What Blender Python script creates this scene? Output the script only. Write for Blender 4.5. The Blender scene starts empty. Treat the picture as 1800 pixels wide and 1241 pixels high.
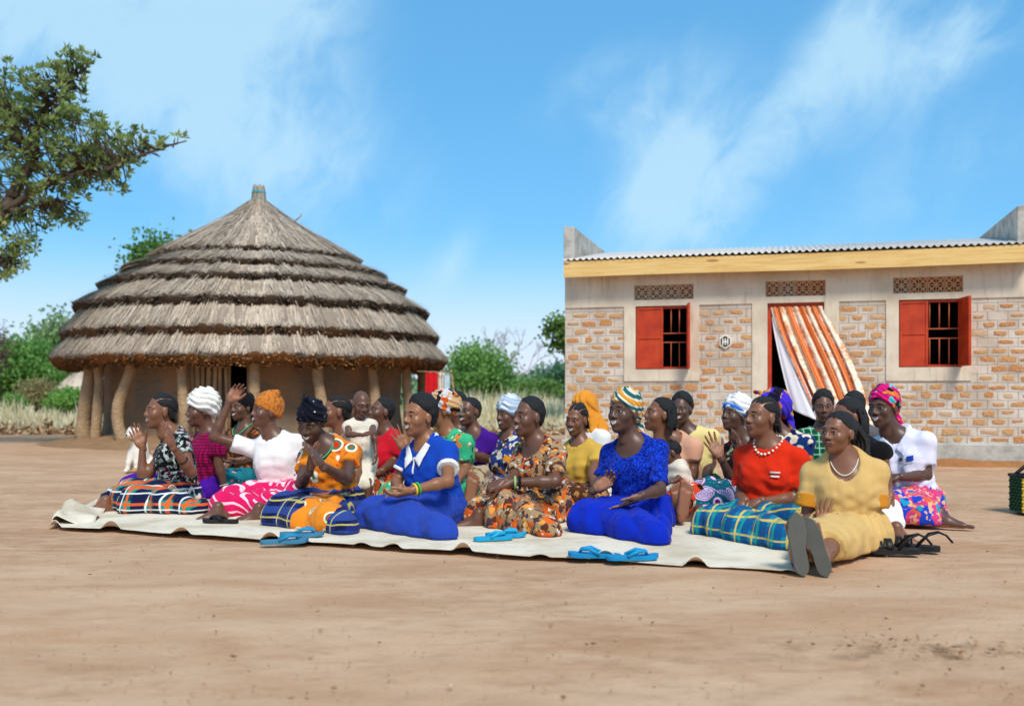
import bpy, math, random
import numpy as np
from mathutils import Vector, Matrix

# ------------------------------------------------------------------ camera, sky, sun, exposure
SC = bpy.context.scene
COL = SC.collection
H = 0.75            # camera height
F = 1750.0          # focal length in photograph pixels (1800 wide)
HZ = 700.0          # horizon row in the photograph

cam_d = bpy.data.cameras.new('camera')
cam = bpy.data.objects.new('camera', cam_d)
COL.objects.link(cam)
cam.location = (0, 0, H)
cam.rotation_euler = (math.radians(90), 0, 0)
cam_d.sensor_width = 36
cam_d.lens = 36 * F / 1800
cam_d.shift_y = (HZ - 620.5) / 1800
cam_d.clip_end = 3000
cam_d.clip_start = 0.05
cam_d.dof.use_dof = True
cam_d.dof.focus_distance = 6.0
cam_d.dof.aperture_fstop = 2.2
SC.camera = cam
SC.view_settings.view_transform = 'Standard'
SC.view_settings.look = 'None'
SC.view_settings.gamma = 1
SC.view_settings.exposure = 1.25
SC.view_settings.use_curve_mapping = False

SUN_EL, SUN_AZ = math.radians(49), math.radians(164)   # azimuth from +Y, clockwise (towards +X)
sdir = Vector((math.sin(SUN_AZ) * math.cos(SUN_EL), math.cos(SUN_AZ) * math.cos(SUN_EL), math.sin(SUN_EL)))
sun_d = bpy.data.lights.new('sun', 'SUN')
sun_d.energy = 1.5
sun_d.angle = math.radians(16)
sun_d.color = (1.0, 0.93, 0.82)
sun = bpy.data.objects.new('sun', sun_d)
COL.objects.link(sun)
sun.location = (6, -14, 20)
sun.rotation_euler = (-sdir).to_track_quat('-Z', 'Y').to_euler()


# ------------------------------------------------------------------ shader expressions
class S:
    """a socket with arithmetic"""
    def __init__(s, nt, sock): s.nt, s.k = nt, sock
    def _m(s, op, a, b=None, c=None):
        n = s.nt.nodes.new('ShaderNodeMath'); n.operation = op
        for i, v in enumerate((a, b, c)):
            if v is None: continue
            if isinstance(v, S): s.nt.links.new(v.k, n.inputs[i])
            else: n.inputs[i].default_value = v
        return S(s.nt, n.outputs[0])
    def __add__(s, o): return s._m('ADD', s, o)
    __radd__ = __add__
    def __sub__(s, o): return s._m('SUBTRACT', s, o)
    def __rsub__(s, o): return s._m('SUBTRACT', o, s)
    def __mul__(s, o): return s._m('MULTIPLY', s, o)
    __rmul__ = __mul__
    def __truediv__(s, o): return s._m('DIVIDE', s, o)
    def __gt__(s, o): return s._m('GREATER_THAN', s, o)
    def __lt__(s, o): return s._m('LESS_THAN', s, o)
    def sin(s): return s._m('SINE', s)
    def abs(s): return s._m('ABSOLUTE', s)
    def frac(s): return s._m('FRACT', s)
    def floor(s): return s._m('FLOOR', s)
    def exp(s): return s._m('EXPONENT', s)
    def atan2(s, o): return s._m('ARCTAN2', s, o)
    def asin(s): return s._m('ARCSINE', s)
    def max(s, o): return s._m('MAXIMUM', s, o)
    def min(s, o): return s._m('MINIMUM', s, o)
    def step(s, a, b):
        n = s.nt.nodes.new('ShaderNodeMapRange'); n.interpolation_type = 'SMOOTHSTEP'
        s.nt.links.new(s.k, n.inputs[0]); n.inputs[1].default_value = a; n.inputs[2].default_value = b
        return S(s.nt, n.outputs[0])


def lin(c):
    """sRGB 0..255 triple to linear"""
    return tuple((x / 255 / 12.92) if x / 255 <= .04045 else ((x / 255 + .055) / 1.055) ** 2.4 for x in c)


class Mat:
    def __init__(s, name, rough=.85, spec=.25, sheen=0):
        s.m = bpy.data.materials.new(name); s.m.use_nodes = True
        s.nt = s.m.node_tree
        s.b = s.nt.nodes['Principled BSDF']
        s.b.inputs['Roughness'].default_value = rough
        s.b.inputs['Specular IOR Level'].default_value = spec
        if sheen: s.b.inputs['Sheen Weight'].default_value = sheen
    def new(s, t): return s.nt.nodes.new(t)
    def link(s, a, b): s.nt.links.new(a.k if isinstance(a, S) else a, b)
    def coord(s, which='Object'):
        n = s.new('ShaderNodeTexCoord'); return n.outputs[which]
    def uv(s): return s.new('ShaderNodeTexCoord').outputs['UV']
    def map(s, vec, scale=(1, 1, 1), rot=(0, 0, 0), loc=(0, 0, 0)):
        n = s.new('ShaderNodeMapping'); s.nt.links.new(vec, n.inputs[0])
        n.inputs['Scale'].default_value = scale; n.inputs['Rotation'].default_value = rot; n.inputs['Location'].default_value = loc
        return n.outputs[0]
    def xyz(s, vec):
        n = s.new('ShaderNodeSeparateXYZ'); s.nt.links.new(vec, n.inputs[0])
        return [S(s.nt, o) for o in n.outputs]
    def noise(s, vec, scale=5, detail=3, rough=.5, dist=0, color=False):
        n = s.new('ShaderNodeTexNoise'); s.nt.links.new(vec, n.inputs['Vector'])
        n.inputs['Scale'].default_value = scale; n.inputs['Detail'].default_value = detail
        n.inputs['Roughness'].default_value = rough; n.inputs['Distortion'].default_value = dist
        return n.outputs[1] if color else S(s.nt, n.outputs[0])
    def voro(s, vec, scale=5, feature='F1', rand=1):
        n = s.new('ShaderNodeTexVoronoi'); n.feature = feature; s.nt.links.new(vec, n.inputs['Vector'])
        n.inputs['Scale'].default_value = scale; n.inputs['Randomness'].default_value = rand
        if feature == 'DISTANCE_TO_EDGE': return S(s.nt, n.outputs[0]), None
        return S(s.nt, n.outputs['Distance']), n.outputs['Color']
    def attr(s, name):
        n = s.new('ShaderNodeAttribute'); n.attribute_name = name; return S(s.nt, n.outputs['Fac'])
    def rand(s):
        return S(s.nt, s.new('ShaderNodeObjectInfo').outputs['Random'])
    def warp(s, vec, amt, scale):
        c = s.noise(vec, scale, 2, color=True)
        n = s.new('ShaderNodeVectorMath'); n.operation = 'MULTIPLY_ADD'
        s.nt.links.new(c, n.inputs[0]); n.inputs[1].default_value = (amt,) * 3; s.nt.links.new(vec, n.inputs[2])
        return n.outputs[0]
    def mix(s, f, a, b):
        n = s.new('ShaderNodeMix'); n.data_type = 'RGBA'
        if isinstance(f, S): s.link(f, n.inputs[0])
        else: n.inputs[0].default_value = f
        for v, i in ((a, 6), (b, 7)):
            if isinstance(v, (tuple, list)): n.inputs[i].default_value = (*v[:3], 1)
            else: s.link(v, n.inputs[i])
        return n.outputs[2]
    def hsv(s, c, val=None, sat=None):
        n = s.new('ShaderNodeHueSaturation'); s.link(c, n.inputs['Color'])
        if val is not None: s.link(val, n.inputs['Value']) if isinstance(val, S) else setattr(n.inputs['Value'], 'default_value', val)
        if sat is not None: n.inputs['Saturation'].default_value = sat
        return n.outputs[0]
    def col(s, c):
        if isinstance(c, (tuple, list)): s.b.inputs['Base Color'].default_value = (*c[:3], 1)
        else: s.link(c, s.b.inputs['Base Color'])
    def bump(s, f, strength=.3, dist=.01):
        n = s.new('ShaderNodeBump'); n.inputs['Strength'].default_value = strength; n.inputs['Distance'].default_value = dist
        s.link(f, n.inputs['Height']); s.nt.links.new(n.outputs[0], s.b.inputs['Normal'])
    def rough(s, f): s.link(f, s.b.inputs['Roughness'])


def plain(name, c, rough=.8, var=.15, scale=12, spec=.25, bump=.2, bscale=60, bdist=.004):
    m = Mat(name, rough, spec); v = m.coord()
    f = m.noise(v, scale, 4)
    m.col(m.mix(f, tuple(x * (1 - var) for x in c), tuple(min(1, x * (1 + var)) for x in c)))
    if bump: m.bump(m.noise(v, bscale, 3), bump, bdist)
    return m.m


# ------------------------------------------------------------------ world: blue sky with thin cirrus
def make_world():
    w = bpy.data.worlds.new('World'); SC.world = w; w.use_nodes = True
    nt = w.node_tree
    m = Mat.__new__(Mat); m.nt = nt
    bg = nt.nodes['Background']
    sky = nt.nodes.new('ShaderNodeTexSky'); sky.sky_type = 'NISHITA'; sky.sun_disc = False
    sky.sun_elevation = SUN_EL; sky.sun_rotation = SUN_AZ
    sky.altitude = 900; sky.air_density = 1.0; sky.dust_density = 0.6; sky.ozone_density = 1.5
    d = m.coord('Generated')
    x, y, z = m.xyz(d)
    az, el = x.atan2(y), z.asin()
    # slanting fibres: rotate and stretch azimuth / elevation
    u = az * .80 + el * -.60
    v = az * .60 + el * .80
    cmb = nt.nodes.new('ShaderNodeCombineXYZ')
    nt.links.new(u.k, cmb.inputs[0]); nt.links.new(v.k, cmb.inputs[1])
    P = cmb.outputs[0]
    Pw = m.warp(m.warp(P, .14, 4.5), .03, 22)
    fib = m.noise(m.map(Pw, (10, 3.6, 1)), 1, 7, .62)
    blob = m.noise(m.map(Pw, (6, 4.4, 1), loc=(3.1, 1.7, 0)), 1, 6, .6)
    # where cirrus banks stand (azimuth, elevation, size): patches of thin cloud
    def bank(a0, e0, ra, re, tilt=0.):
        da, de = az - a0, el - e0
        p = (da * math.cos(tilt) + de * math.sin(tilt)) / ra
        q = (de * math.cos(tilt) - da * math.sin(tilt)) / re
        return ((p * p + q * q) * -1).exp()
    banks = bank(-.31, .29, .20, .10, -.59) * 1.1 + bank(-.48, .36, .14, .08) * .9 + bank(-.24, .385, .10, .06) * .8 + bank(.165, .205, .105, .065, 1.15) * 1.05 \
        + bank(.30, .295, .14, .036, .86) + bank(.44, .33, .13, .034, .57) * .9 + bank(.09, .30, .08, .05, .4) * .45 + bank(-.06, .13, .045, .022, 1.0) * .6 + bank(.40, .20, .16, .06, .5) * .4 \
        + bank(-1.2, .4, .45, .16, -.5) + bank(1.3, .45, .5, .16, .7) + bank(2.6, .5, .6, .2, .4) + bank(-2.3, .4, .5, .2, -.4) + bank(-1.9, .9, .8, .2) + bank(.4, .95, .9, .2) + bank(2., 1.1, .8, .2)
    tex = (fib - .5) * 2.2 + (blob - .5) * 3.0
    dens = (banks * (tex + .80)).step(.06, .92)
    haze = (el * -1).step(-.17, -.01)
    skyc = m.hsv(sky.outputs[0], sat=1.0)
    tint = nt.nodes.new('ShaderNodeMix'); tint.data_type = 'RGBA'; tint.blend_type = 'MULTIPLY'; tint.inputs[0].default_value = 1
    nt.links.new(skyc, tint.inputs[6]); tint.inputs[7].default_value = (SKY_T[0], SKY_T[1], SKY_T[2], 1)
    c0 = m.mix(.62, tint.outputs[2], AZURE_C)
    c1 = m.mix(haze * .95, c0, HAZE_C)
    c2 = m.mix(dens * .78, c1, CLOUD_C)
    nt.links.new(c2, bg.inputs[0]); bg.inputs[1].default_value = SKY_S


SKY_S = .085
SKY_T = (.62, .90, .95)
AZURE_C = (.58, 2.25, 4.25)
HAZE_C = (4.0, 4.4, 5.3)
CLOUD_C = (2.75, 4.1, 5.0)
make_world()


# ------------------------------------------------------------------ mesh helpers
def link(name, me, parent=None, mats=()):
    o = bpy.data.objects.new(name, me)
    COL.objects.link(o)
    if parent is not None: o.parent = parent
    for mt in (mats if isinstance(mats, (list, tuple)) else [mats]):
        if mt is not None and mt.name not in [x.name for x in me.materials if x]: me.materials.append(mt)
    return o


def mesh_np(name, V, Fs, smooth=True, midx=None, tint=None, uv=None):
    """V (n,3); Fs a list of (m,k) integer arrays"""
    if not isinstance(Fs, list): Fs = [Fs]
    me = bpy.data.meshes.new(name)
    V = np.asarray(V, np.float32)
    me.vertices.add(len(V)); me.vertices.foreach_set('co', V.ravel())
    tot = np.concatenate([np.full(len(f), f.shape[1], np.int32) for f in Fs])
    idx = np.concatenate([f.astype(np.int32).ravel() for f in Fs])
    me.loops.add(len(idx)); me.loops.foreach_set('vertex_index', idx)
    me.polygons.add(len(tot))
    st = np.zeros(len(tot), np.int32); st[1:] = np.cumsum(tot)[:-1]
    me.polygons.foreach_set('loop_start', st); me.polygons.foreach_set('loop_total', tot)
    me.polygons.foreach_set('use_smooth', np.full(len(tot), smooth, bool))
    if midx is not None: me.polygons.foreach_set('material_index', np.asarray(midx, np.int32))
    if tint is not None:
        a = me.attributes.new('tint', 'FLOAT', 'FACE'); a.data.foreach_set('value', np.asarray(tint, np.float32))
    if uv is not None:
        l = me.uv_layers.new(name='UVMap'); l.data.foreach_set('uv', np.asarray(uv, np.float32)[idx].ravel())
    me.update(calc_edges=True)
    me.validate()
    return me


def obj_np(name, V, Fs, mats, parent=None, **kw):
    return link(name, mesh_np(name, V, Fs, **kw), parent, mats)


def empty(name, loc, rz=0):
    o = bpy.data.objects.new(name, None); COL.objects.link(o)
    o.location = loc; o.rotation_euler = (0, 0, rz); o.empty_display_size = .1
    return o


def tag(o, label=None, cat=None, group=None, kind=None):
    if label: o['label'] = label
    if cat: o['category'] = cat
    if group: o['group'] = group
    if kind: o['kind'] = kind
    return o


BOXF = np.array([[0, 3, 2, 1], [4, 5, 6, 7], [0, 1, 5, 4], [1, 2, 6, 5], [2, 3, 7, 6], [3, 0, 4, 7]])


def box_v(x0, x1, y0, y1, z0, z1):
    return np.array([[x0, y0, z0], [x1, y0, z0], [x1, y1, z0], [x0, y1, z0], [x0, y0, z1], [x1, y0, z1], [x1, y1, z1], [x0, y1, z1]], float)


class MB:
    """collects shapes into one mesh"""
    def __init__(s): s.V = []; s.F = {}; s.n = 0; s.t = []
    def add(s, V, Fq):
        V = np.asarray(V, float); Fq = np.asarray(Fq)
        s.V.append(V); s.F.setdefault(Fq.shape[1], []).append(Fq + s.n); s.n += len(V)
    def box(s, *a): s.add(box_v(*a), BOXF)
    def tube(s, pts, rad, n=8, cap=True):
        pts = np.asarray(pts, float); m = len(pts)
        rad = np.broadcast_to(np.asarray(rad, float), (m,))
        tg = np.gradient(pts, axis=0); tg /= np.linalg.norm(tg, axis=1)[:, None] + 1e-9
        ref = np.array([0, 0, 1.]) if abs(tg[0][2]) < .9 else np.array([1., 0, 0])
        u = np.cross(ref, tg[0]); u /= np.linalg.norm(u); R = []
        for i in range(m):
            u = u - tg[i] * u.dot(tg[i]); u /= np.linalg.norm(u); w = np.cross(tg[i], u)
            a = np.arange(n) / n * 2 * math.pi
            R.append(pts[i] + rad[i] * (np.cos(a)[:, None] * u + np.sin(a)[:, None] * w))
        V = np.concatenate(R)
        i, j = np.meshgrid(np.arange(m - 1), np.arange(n), indexing='ij'); i = i.ravel(); j = j.ravel(); k = (j + 1) % n
        s.add(V, np.stack([i * n + j, i * n + k, (i + 1) * n + k, (i + 1) * n + j], 1))
        if cap:
            c0, c1 = s.n - m * n, s.n - n
            for base, p, fl in ((c0, pts[0], True), (c1, pts[-1], False)):
                s.V.append(np.array([p])); q = s.n; s.n += 1
                jj = np.arange(n); kk = (jj + 1) % n
                tri = np.stack([base + (kk if fl else jj), base + (jj if fl else kk), np.full(n, q)], 1)
                s.F.setdefault(3, []).append(tri)
    def build(s, name, mats, parent=None, smooth=True):
        return obj_np(name, np.concatenate(s.V), [np.concatenate(f) for f in s.F.values()], mats, parent, smooth=smooth)


def gridfaces(n, m):
    i, j = np.meshgrid(np.arange(n - 1), np.arange(m - 1), indexing='ij'); a = (i * m + j).ravel()
    return np.stack([a, a + 1, a + m + 1, a + m], 1)


def bevel(o, w=.004, seg=2):
    b = o.modifiers.new('bevel', 'BEVEL'); b.width = w; b.segments = seg; b.limit_method = 'ANGLE'
    return o


def gpt(px, py):
    Y = F * H / (py - HZ); return np.array([(px - 900) / F * Y, Y, 0.])


def wpt(px, py, Y): return np.array([(px - 900) / F * Y, Y, H - (py - HZ) * Y / F])


def vnoise(p, seed=0, oct=3):
    """cheap smooth pseudo noise of points (n,3) or grids, about -1..1"""
    r = np.random.RandomState(seed); out = 0; amp = 1; fr = 1; tot = 0
    x, y, z = p
    for _ in range(oct):
        for _ in range(3):
            k = r.normal(size=3); k /= np.linalg.norm(k); ph = r.uniform(0, 6.28, 2); k2 = r.normal(size=3)
            out = out + amp / 3 * np.sin(fr * (k[0] * x + k[1] * y + k[2] * z) * 2.2 + ph[0] + 1.3 * np.sin(fr * (k2[0] * x + k2[1] * y + k2[2] * z) + ph[1]))
        tot += amp; amp *= .5; fr *= 2.03
    return out / tot * 1.6


# ------------------------------------------------------------------ ground
def make_ground():
    def axis(a, b, d, far):
        c = list(np.arange(a, b + 1e-6, d)); s = d; x = b
        while x < far: s *= 1.35; x += s; c.append(x)
        s = d; x = a; lo = []
        while x > -far: s *= 1.35; x -= s; lo.append(x)
        return np.array(lo[::-1] + c)
    xs, ys = axis(-7, 7, .085, 1500), axis(.8, 14, .085, 1500)
    X, Y = np.meshgrid(xs, ys, indexing='ij')
    nz = vnoise((X * 1.6, Y * 2.2, X * 0), 3, 4)
    near = np.exp(-np.maximum(0, np.hypot(X, Y - 6) - 9) / 6)
    nz2 = vnoise((X * 7, Y * 9, X * 0), 5, 3)
    Z = -.014 + near * (nz * .007 + np.minimum(nz2, .2) * .006)
    m = Mat('sandy_soil', .95, .12); v = m.coord()
    x, y, z = m.xyz(v)
    st = m.noise(m.map(v, (.8, 1.7, 1), rot=(0, 0, .12)), 1.3, 8, .66, .3)
    big = m.noise(v, .45, 3)
    fine = m.noise(v, 55, 4, .65)
    mid = m.noise(m.map(v, (3, 6, 1), rot=(0, 0, -.2)), 2, 7, .68)
    a, b, c = lin((203, 166, 134)), lin((184, 143, 109)), lin((154, 111, 79))
    c1 = m.mix(st.step(.34, .68), a, b)
    c1 = m.mix((big * .45 + mid * .55).step(.46, .68) * .6, c1, c)
    c1 = m.mix(fine.step(.58, .8) * .30, c1, lin((120, 82, 52)))
    c1 = m.mix((1 - fine).step(.62, .8) * .25, c1, lin((218, 184, 146)))
    spk, _ = m.voro(v, 26)
    c1 = m.mix((.13 - spk).step(0, .08) * m.noise(v, 2.2, 2).step(.52, .62) * .75, c1, lin((92, 64, 42)))
    gx, gy = (x - 1.42) / .55, (y - 2.98) / .13
    c1 = m.mix(((gx * gx + gy * gy) * -1).exp() * m.noise(v, 9, 5, .7).step(.47, .66) * .8, c1, lin((96, 70, 46)))
    # dry field beyond the swept yard
    n2 = m.noise(v, 1.3, 4)
    edge = (y + n2 * 3.0).step(22.6, 23.6)
    c1 = m.mix(edge, c1, m.mix(m.noise(v, 3, 5), lin((150, 120, 84)), lin((188, 164, 124))))
    far = y.step(45, 90)
    c1 = m.mix(far, c1, lin((120, 118, 74)))
    m.col(c1)
    m.bump(fine * .7 + st * .5 + mid * .7 + m.noise(v, 14, 4) * .7, .40, .02)
    o = obj_np('ground', np.stack([X, Y, Z], -1).reshape(-1, 3), gridfaces(len(xs), len(ys))[:, ::-1], m.m)
    tag(o, 'pale sandy swept earth of the yard', kind='structure')


make_ground()

# ------------------------------------------------------------------ thatched hut
HX, HY = (453 - 900) / F * 18.2, 18.2
straw = Mat('thatch_straw', .95, .1)
_t = straw.attr('tint')
_c = straw.mix(_t, lin((104, 90, 76)), lin((220, 202, 182)))
straw.col(straw.mix(straw.noise(straw.coord(), 1.1, 3).step(.45, .75) * .5, _c, straw.mix(_t, lin((100, 79, 60)), lin((204, 178, 148)))))
straw = straw.m
cut = Mat('thatch_cut_ends', 1, .05)
_t = cut.attr('tint')
_x, _y, _z = cut.xyz(cut.coord())
_low_lit = (_z * -1).step(-2.1, -1.25)  # lowest cut ends: lit look put into a warmer, brighter colour
cut.col(cut.mix(_t, cut.mix(_low_lit, lin((40, 31, 26)), lin((80, 46, 22))), cut.mix(_low_lit, lin((134, 112, 92)), lin((186, 130, 80)))))
cut = cut.m
bark = plain('post_bark', lin((166, 138, 106)), .9, .45, 6, bump=.9, bscale=22, bdist=.03)
mud = Mat('mud_wall', .95, .1); _v = mud.coord()
_n = mud.noise(_v, 1.7, 5, .6); _n2 = mud.noise(mud.map(_v, (1, 1, 6)), 3, 4)
mud.col(mud.mix(_n.step(.4, .7), mud.mix(_n2, lin((112, 98, 84)), lin((142, 124, 106))), lin((160, 120, 84))))
mud.bump(mud.noise(_v, 14, 5), .6, .03); mud = mud.m
rope = plain('blue_twine', lin((70, 168, 176)), .7)


def strands(rng, r0, z0, r1, z1, n, L, w, lift, name, mat, parent, swirl=.0, shade=(0, 1)):
    """n straws lying down a cone band from (r0,z0) upper to (r1,z1) lower"""
    th = rng.uniform(0, 2 * math.pi, n)
    th = th + .02 * np.round(th * 26) * 0
    sl = np.array([r1 - r0, z1 - z0]); ln = np.hypot(*sl); sl = sl / ln
    l = L * rng.uniform(.6, 1.2, n)
    t = rng.uniform(-.10, ln - .06, n); l = np.minimum(l, ln + rng.uniform(-.03, .03, n) - t)
    skew = rng.normal(0, .10, n) + swirl
    lf = rng.uniform(0, lift, n) + .5 * lift * np.sin(th * 37 + 3 * np.sin(th * 11))
    lf2 = lf + rng.uniform(-.3, .9, n) * lift
    def pos(t, th, off):
        r = r0 + sl[0] * t - sl[1] * off * 1.0
        z = z0 + sl[1] * t + sl[0] * off
        return np.stack([r * np.cos(th), r * np.sin(th), z], -1)
    re = np.maximum(.1, r0 + sl[0] * (t + l))
    p0 = pos(t, th, lf); p1 = pos(t + l, th + skew * l / re, lf2)
    tg = np.stack([-np.sin(th), np.cos(th), 0 * th], -1) * (w * rng.uniform(.5, 1.4, n))[:, None]
    V = np.stack([p0 - tg, p0 + tg, p1 + tg * .5, p1 - tg * .5], 1).reshape(-1, 3)
    Fq = np.arange(4 * n).reshape(n, 4)
    bun = .5 + .25 * np.sin(th * 52 + 2 * np.sin(th * 17)) + .2 * np.sin(th * 9 + 1)
    tint = np.clip(shade[0] + (shade[1] - shade[0]) * (.45 * bun + .65 * rng.uniform(0, 1, n) ** 1.2), 0, 1)
    o = obj_np(name, V, Fq, mat, parent, smooth=False, tint=tint)
    o['kind'] = 'stuff'
    return o


def stubs(rng, r, z, n, name, parent, thick, out=.075):
    """cut straw ends standing round the lip of a tier"""
    th = rng.uniform(0, 2 * math.pi, n)
    wob = lip(th)
    u = rng.uniform(0, 1, n)
    rr = r - .05 + wob * .5 - .10 * (1 - u) ; zz = z + wob * .6 + (u - .5) * thick
    l = rng.uniform(.4, 1, n) * out
    d = np.stack([np.cos(th), np.sin(th), -.55 + 0 * th], -1) * l[:, None] + rng.normal(0, .012, (n, 3))
    p = np.stack([rr * np.cos(th), rr * np.sin(th), zz], -1)
    tg = np.stack([-np.sin(th), np.cos(th), 0 * th], -1) * .014
    up = np.array([0, 0, .008])
    V = np.stack([p - tg + up, p + tg + up, p + d + tg, p + d - tg], 1).reshape(-1, 3)
    o = obj_np(name, V, np.arange(4 * n).reshape(n, 4), cut, parent, smooth=False, tint=rng.uniform(0, 1, n) ** 1.6)
    o['kind'] = 'stuff'


def lip(th):
    return .035 * np.sin(th * 23 + 2 * np.sin(th * 7)) + .03 * np.sin(th * 61 + 1.7 * np.sin(th * 13)) + .02 * np.sin(th * 9 + 1) + .018 * np.sin(th * 113 + 2 * np.sin(th * 31)) + .012 * np.sin(th * 187 + 3 * np.sin(th * 19))


def make_hut():
    root = empty('thatched_hut', (HX, HY, 0))
    tag(root, 'big round mud hut under a shaggy tiered grey thatch roof', 'hut')
    rng = np.random.RandomState(5)
    tiers = [(3.42, 1.33), (3.28, 1.74), (3.07, 2.21), (2.67, 2.61), (2.32, 2.88), (1.82, 3.17)]
    tops = tiers[1:] + [(.56, 3.98)]
    N = 440
    th = np.arange(N) / N * 2 * math.pi
    for k, ((r, z), (ru, zu)) in enumerate(zip(tiers, tops)):
        thick = [.15, .17, .17, .15, .14, .12][k]
        ru2, zu2 = ru - .12, zu + .02
        if k == 5: ru2, zu2 = .5, 4.02
        wob = lip(th + k)
        prof = [(ru2, zu2, 0), (.5 * (ru2 + r) + .03, .5 * (zu2 + z + thick / 2) + .03, .4), (r, z + thick * .5, 1), (r - .02, z + thick * .2, 1), (r - .09, z - thick * .5, 1), (r - .35, z - thick * .2, .2), (ru2 - .3, zu2 - .12, 0)]
        V = np.concatenate([np.stack([(a + wob * w) * np.cos(th), (a + wob * w) * np.sin(th), b + wob * w * .6], -1) for a, b, w in prof])
        Fq = []
        for i in range(len(prof) - 1):
            j = np.arange(N); kk = (j + 1) % N
            Fq.append(np.stack([(i + 1) * N + j, (i + 1) * N + kk, i * N + kk, i * N + j], 1))
        o = obj_np('thatch_tier', V, np.concatenate(Fq), [straw, cut], root, tint=np.concatenate([np.full(N, .3 if i < 2 else .25) for i in range(len(prof) - 1)]),
                   midx=np.concatenate([np.full(N, 0 if i < 2 else 1) for i in range(len(prof) - 1)]))
        ln = math.hypot(r - ru2, z + thick / 2 - zu2)
        n = int(5200 * (r + ru) * ln * .5) + 2400
        strands(rng, ru2, zu2 + .02, r + .02, z + thick * .5 + .015, n, min(.42, ln * .8), .0085, .028, 'thatch_straw', straw, o, shade=(.12, 1.0))
        strands(rng, ru2, zu2 + .03, r + .03, z + thick * .5 + .03, n // 9, min(.5, ln), .005, .06, 'loose_straw', straw, o, shade=(.4, 1.1))
        stubs(rng, r, z, int(2600 * r), 'cut_straw_ends', o, thick)
    # cap and finial
    cap = MB(); prof = [(.70, 3.90), (.64, 3.97), (.40, 4.14), (.18, 4.29), (.118, 4.34), (.108, 4.53), (.03, 4.58)]
    V = []; n = 48; a = np.arange(n) / n * 2 * math.pi
    for r, z in prof: V.append(np.stack([r * np.cos(a) + (.02 if z > 4.3 else .01), r * np.sin(a), np.full(n, z)], -1))
    Fq = np.concatenate([np.stack([i * n + np.arange(n), i * n + (np.arange(n) + 1) % n, (i + 1) * n + (np.arange(n) + 1) % n, (i + 1) * n + np.arange(n)], 1) for i in range(len(prof) - 1)])
    c = obj_np('thatch_cap', np.concatenate(V), Fq, straw, root, tint=np.full(len(Fq), .35))
    o = strands(rng, .11, 4.36, .70, 3.93, 2600, .4, .006, .02, 'thatch_straw', straw, c, shade=(.0, .8)); o.location.x = .01
    o = strands(rng, .10, 4.55, .125, 4.34, 420, .2, .006, .012, 'finial_straw', straw, c, shade=(0, .75)); o.location.x = .02
    for z, r in ((4.35, .128), (4.38, .125), (4.49, .120), (4.515, .117)):
        mb = MB(); mb.tube([(r * math.cos(t) + .02, r * math.sin(t), z + .006 * math.sin(3 * t)) for t in np.linspace(0, 6.283, 30)], .011, 6); mb.build('twine_ring', rope, c)
    mb = MB(); mb.tube([(.69 * math.cos(t) + .01, .69 * math.sin(t), 3.935 + .015 * math.sin(5 * t)) for t in np.linspace(0, 6.283, 60)], .018, 6)
    mb.tube([(.70, -.1, 3.97), (.80, -.12, 4.04), (.82, -.1, 4.1)], .012, 5); mb.tube([(-.60, -.1, 3.96), (-.68, -.14, 3.92)], .012, 5)
    mb.build('twig_hoop', bark, c)
    mb = MB(); mb.tube([(.02, 0, 4.56), (.03, 0, 4.63)], .014, 6); mb.build('finial_peg', bark, c)
    # blue cloth strip and stray stalks on the thatch
    t = np.linspace(-1.66, -1.40, 14); mb = MB()
    mb.tube([(2.05 * math.cos(x) , 2.05 * math.sin(x), 3.05 + .02 * math.sin(x * 60)) for x in t], .018, 6); mb.build('blue_cloth_strip', plain('blue_rag', lin((96, 160, 190))), root)
    for a0, r0, z0, a1, r1, z1 in ((-2.65, 2.7, 2.78, -2.2, 2.36, 3.03), (-1.8, 1.05, 3.75, -1.72, 1.25, 3.60), (-1.28, 3.42, 1.98, -1.285, 3.46, 1.70), (-1.12, 3.42, 1.97, -1.125, 3.47, 1.72), (-2.86, 3.12, 2.42, -2.72, 2.8, 2.62), (-1.1, 2.4, 2.93, -1.0, 2.62, 2.72)):
        r0 *= .945; r1 *= .945
        mb = MB(); mb.tube([(r0 * math.cos(a0), r0 * math.sin(a0), z0 - .03), ((r0 + r1) / 2 * math.cos((a0 + a1) / 2) * 1.01, (r0 + r1) / 2 * math.sin((a0 + a1) / 2) * 1.01, (z0 + z1) / 2 + .02), (r1 * math.cos(a1), r1 * math.sin(a1), z1)], .011, 5)
        mb.build('loose_stalk', plain('dry_stalk', lin((206, 176, 132))), root)
    # mud wall with a doorway
    def ang(px, R):
        k = (px - 900) / F; A = 1 + k * k; B = -2 * (k * HX + HY); C = HX * HX + HY * HY - R * R
        D = B * B - 4 * A * C
        Y = (-B - math.sqrt(max(D, 0))) / (2 * A); return math.atan2(Y - HY, k * Y - HX)
    a0, a1 = ang(438, 2.6), ang(401, 2.6) + 2 * math.pi
    n, mz = 150, 16
    A = np.linspace(a0, a1, n); Z = np.linspace(-.05, 2.0, mz)
    AA, ZZ = np.meshgrid(A, Z, indexing='ij')
    RR = 2.6 + .025 * vnoise((AA * 9, ZZ * 3, AA * 0), 8) + .10 * np.exp(-ZZ / .18)
    V = np.stack([RR * np.cos(AA), RR * np.sin(AA), ZZ], -1).reshape(-1, 3)
    w = obj_np('wall', V, gridfaces(n, mz)[:, ::-1], mud, root)
    so = w.modifiers.new('solidify', 'SOLIDIFY'); so.thickness = .16; so.offset = -1
    # low earth step round the wall
    A = np.linspace(0, 2 * math.pi, 121)
    prof = [(2.5, .16), (2.95, .13), (3.25, .07), (3.7, -.02)]
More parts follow.
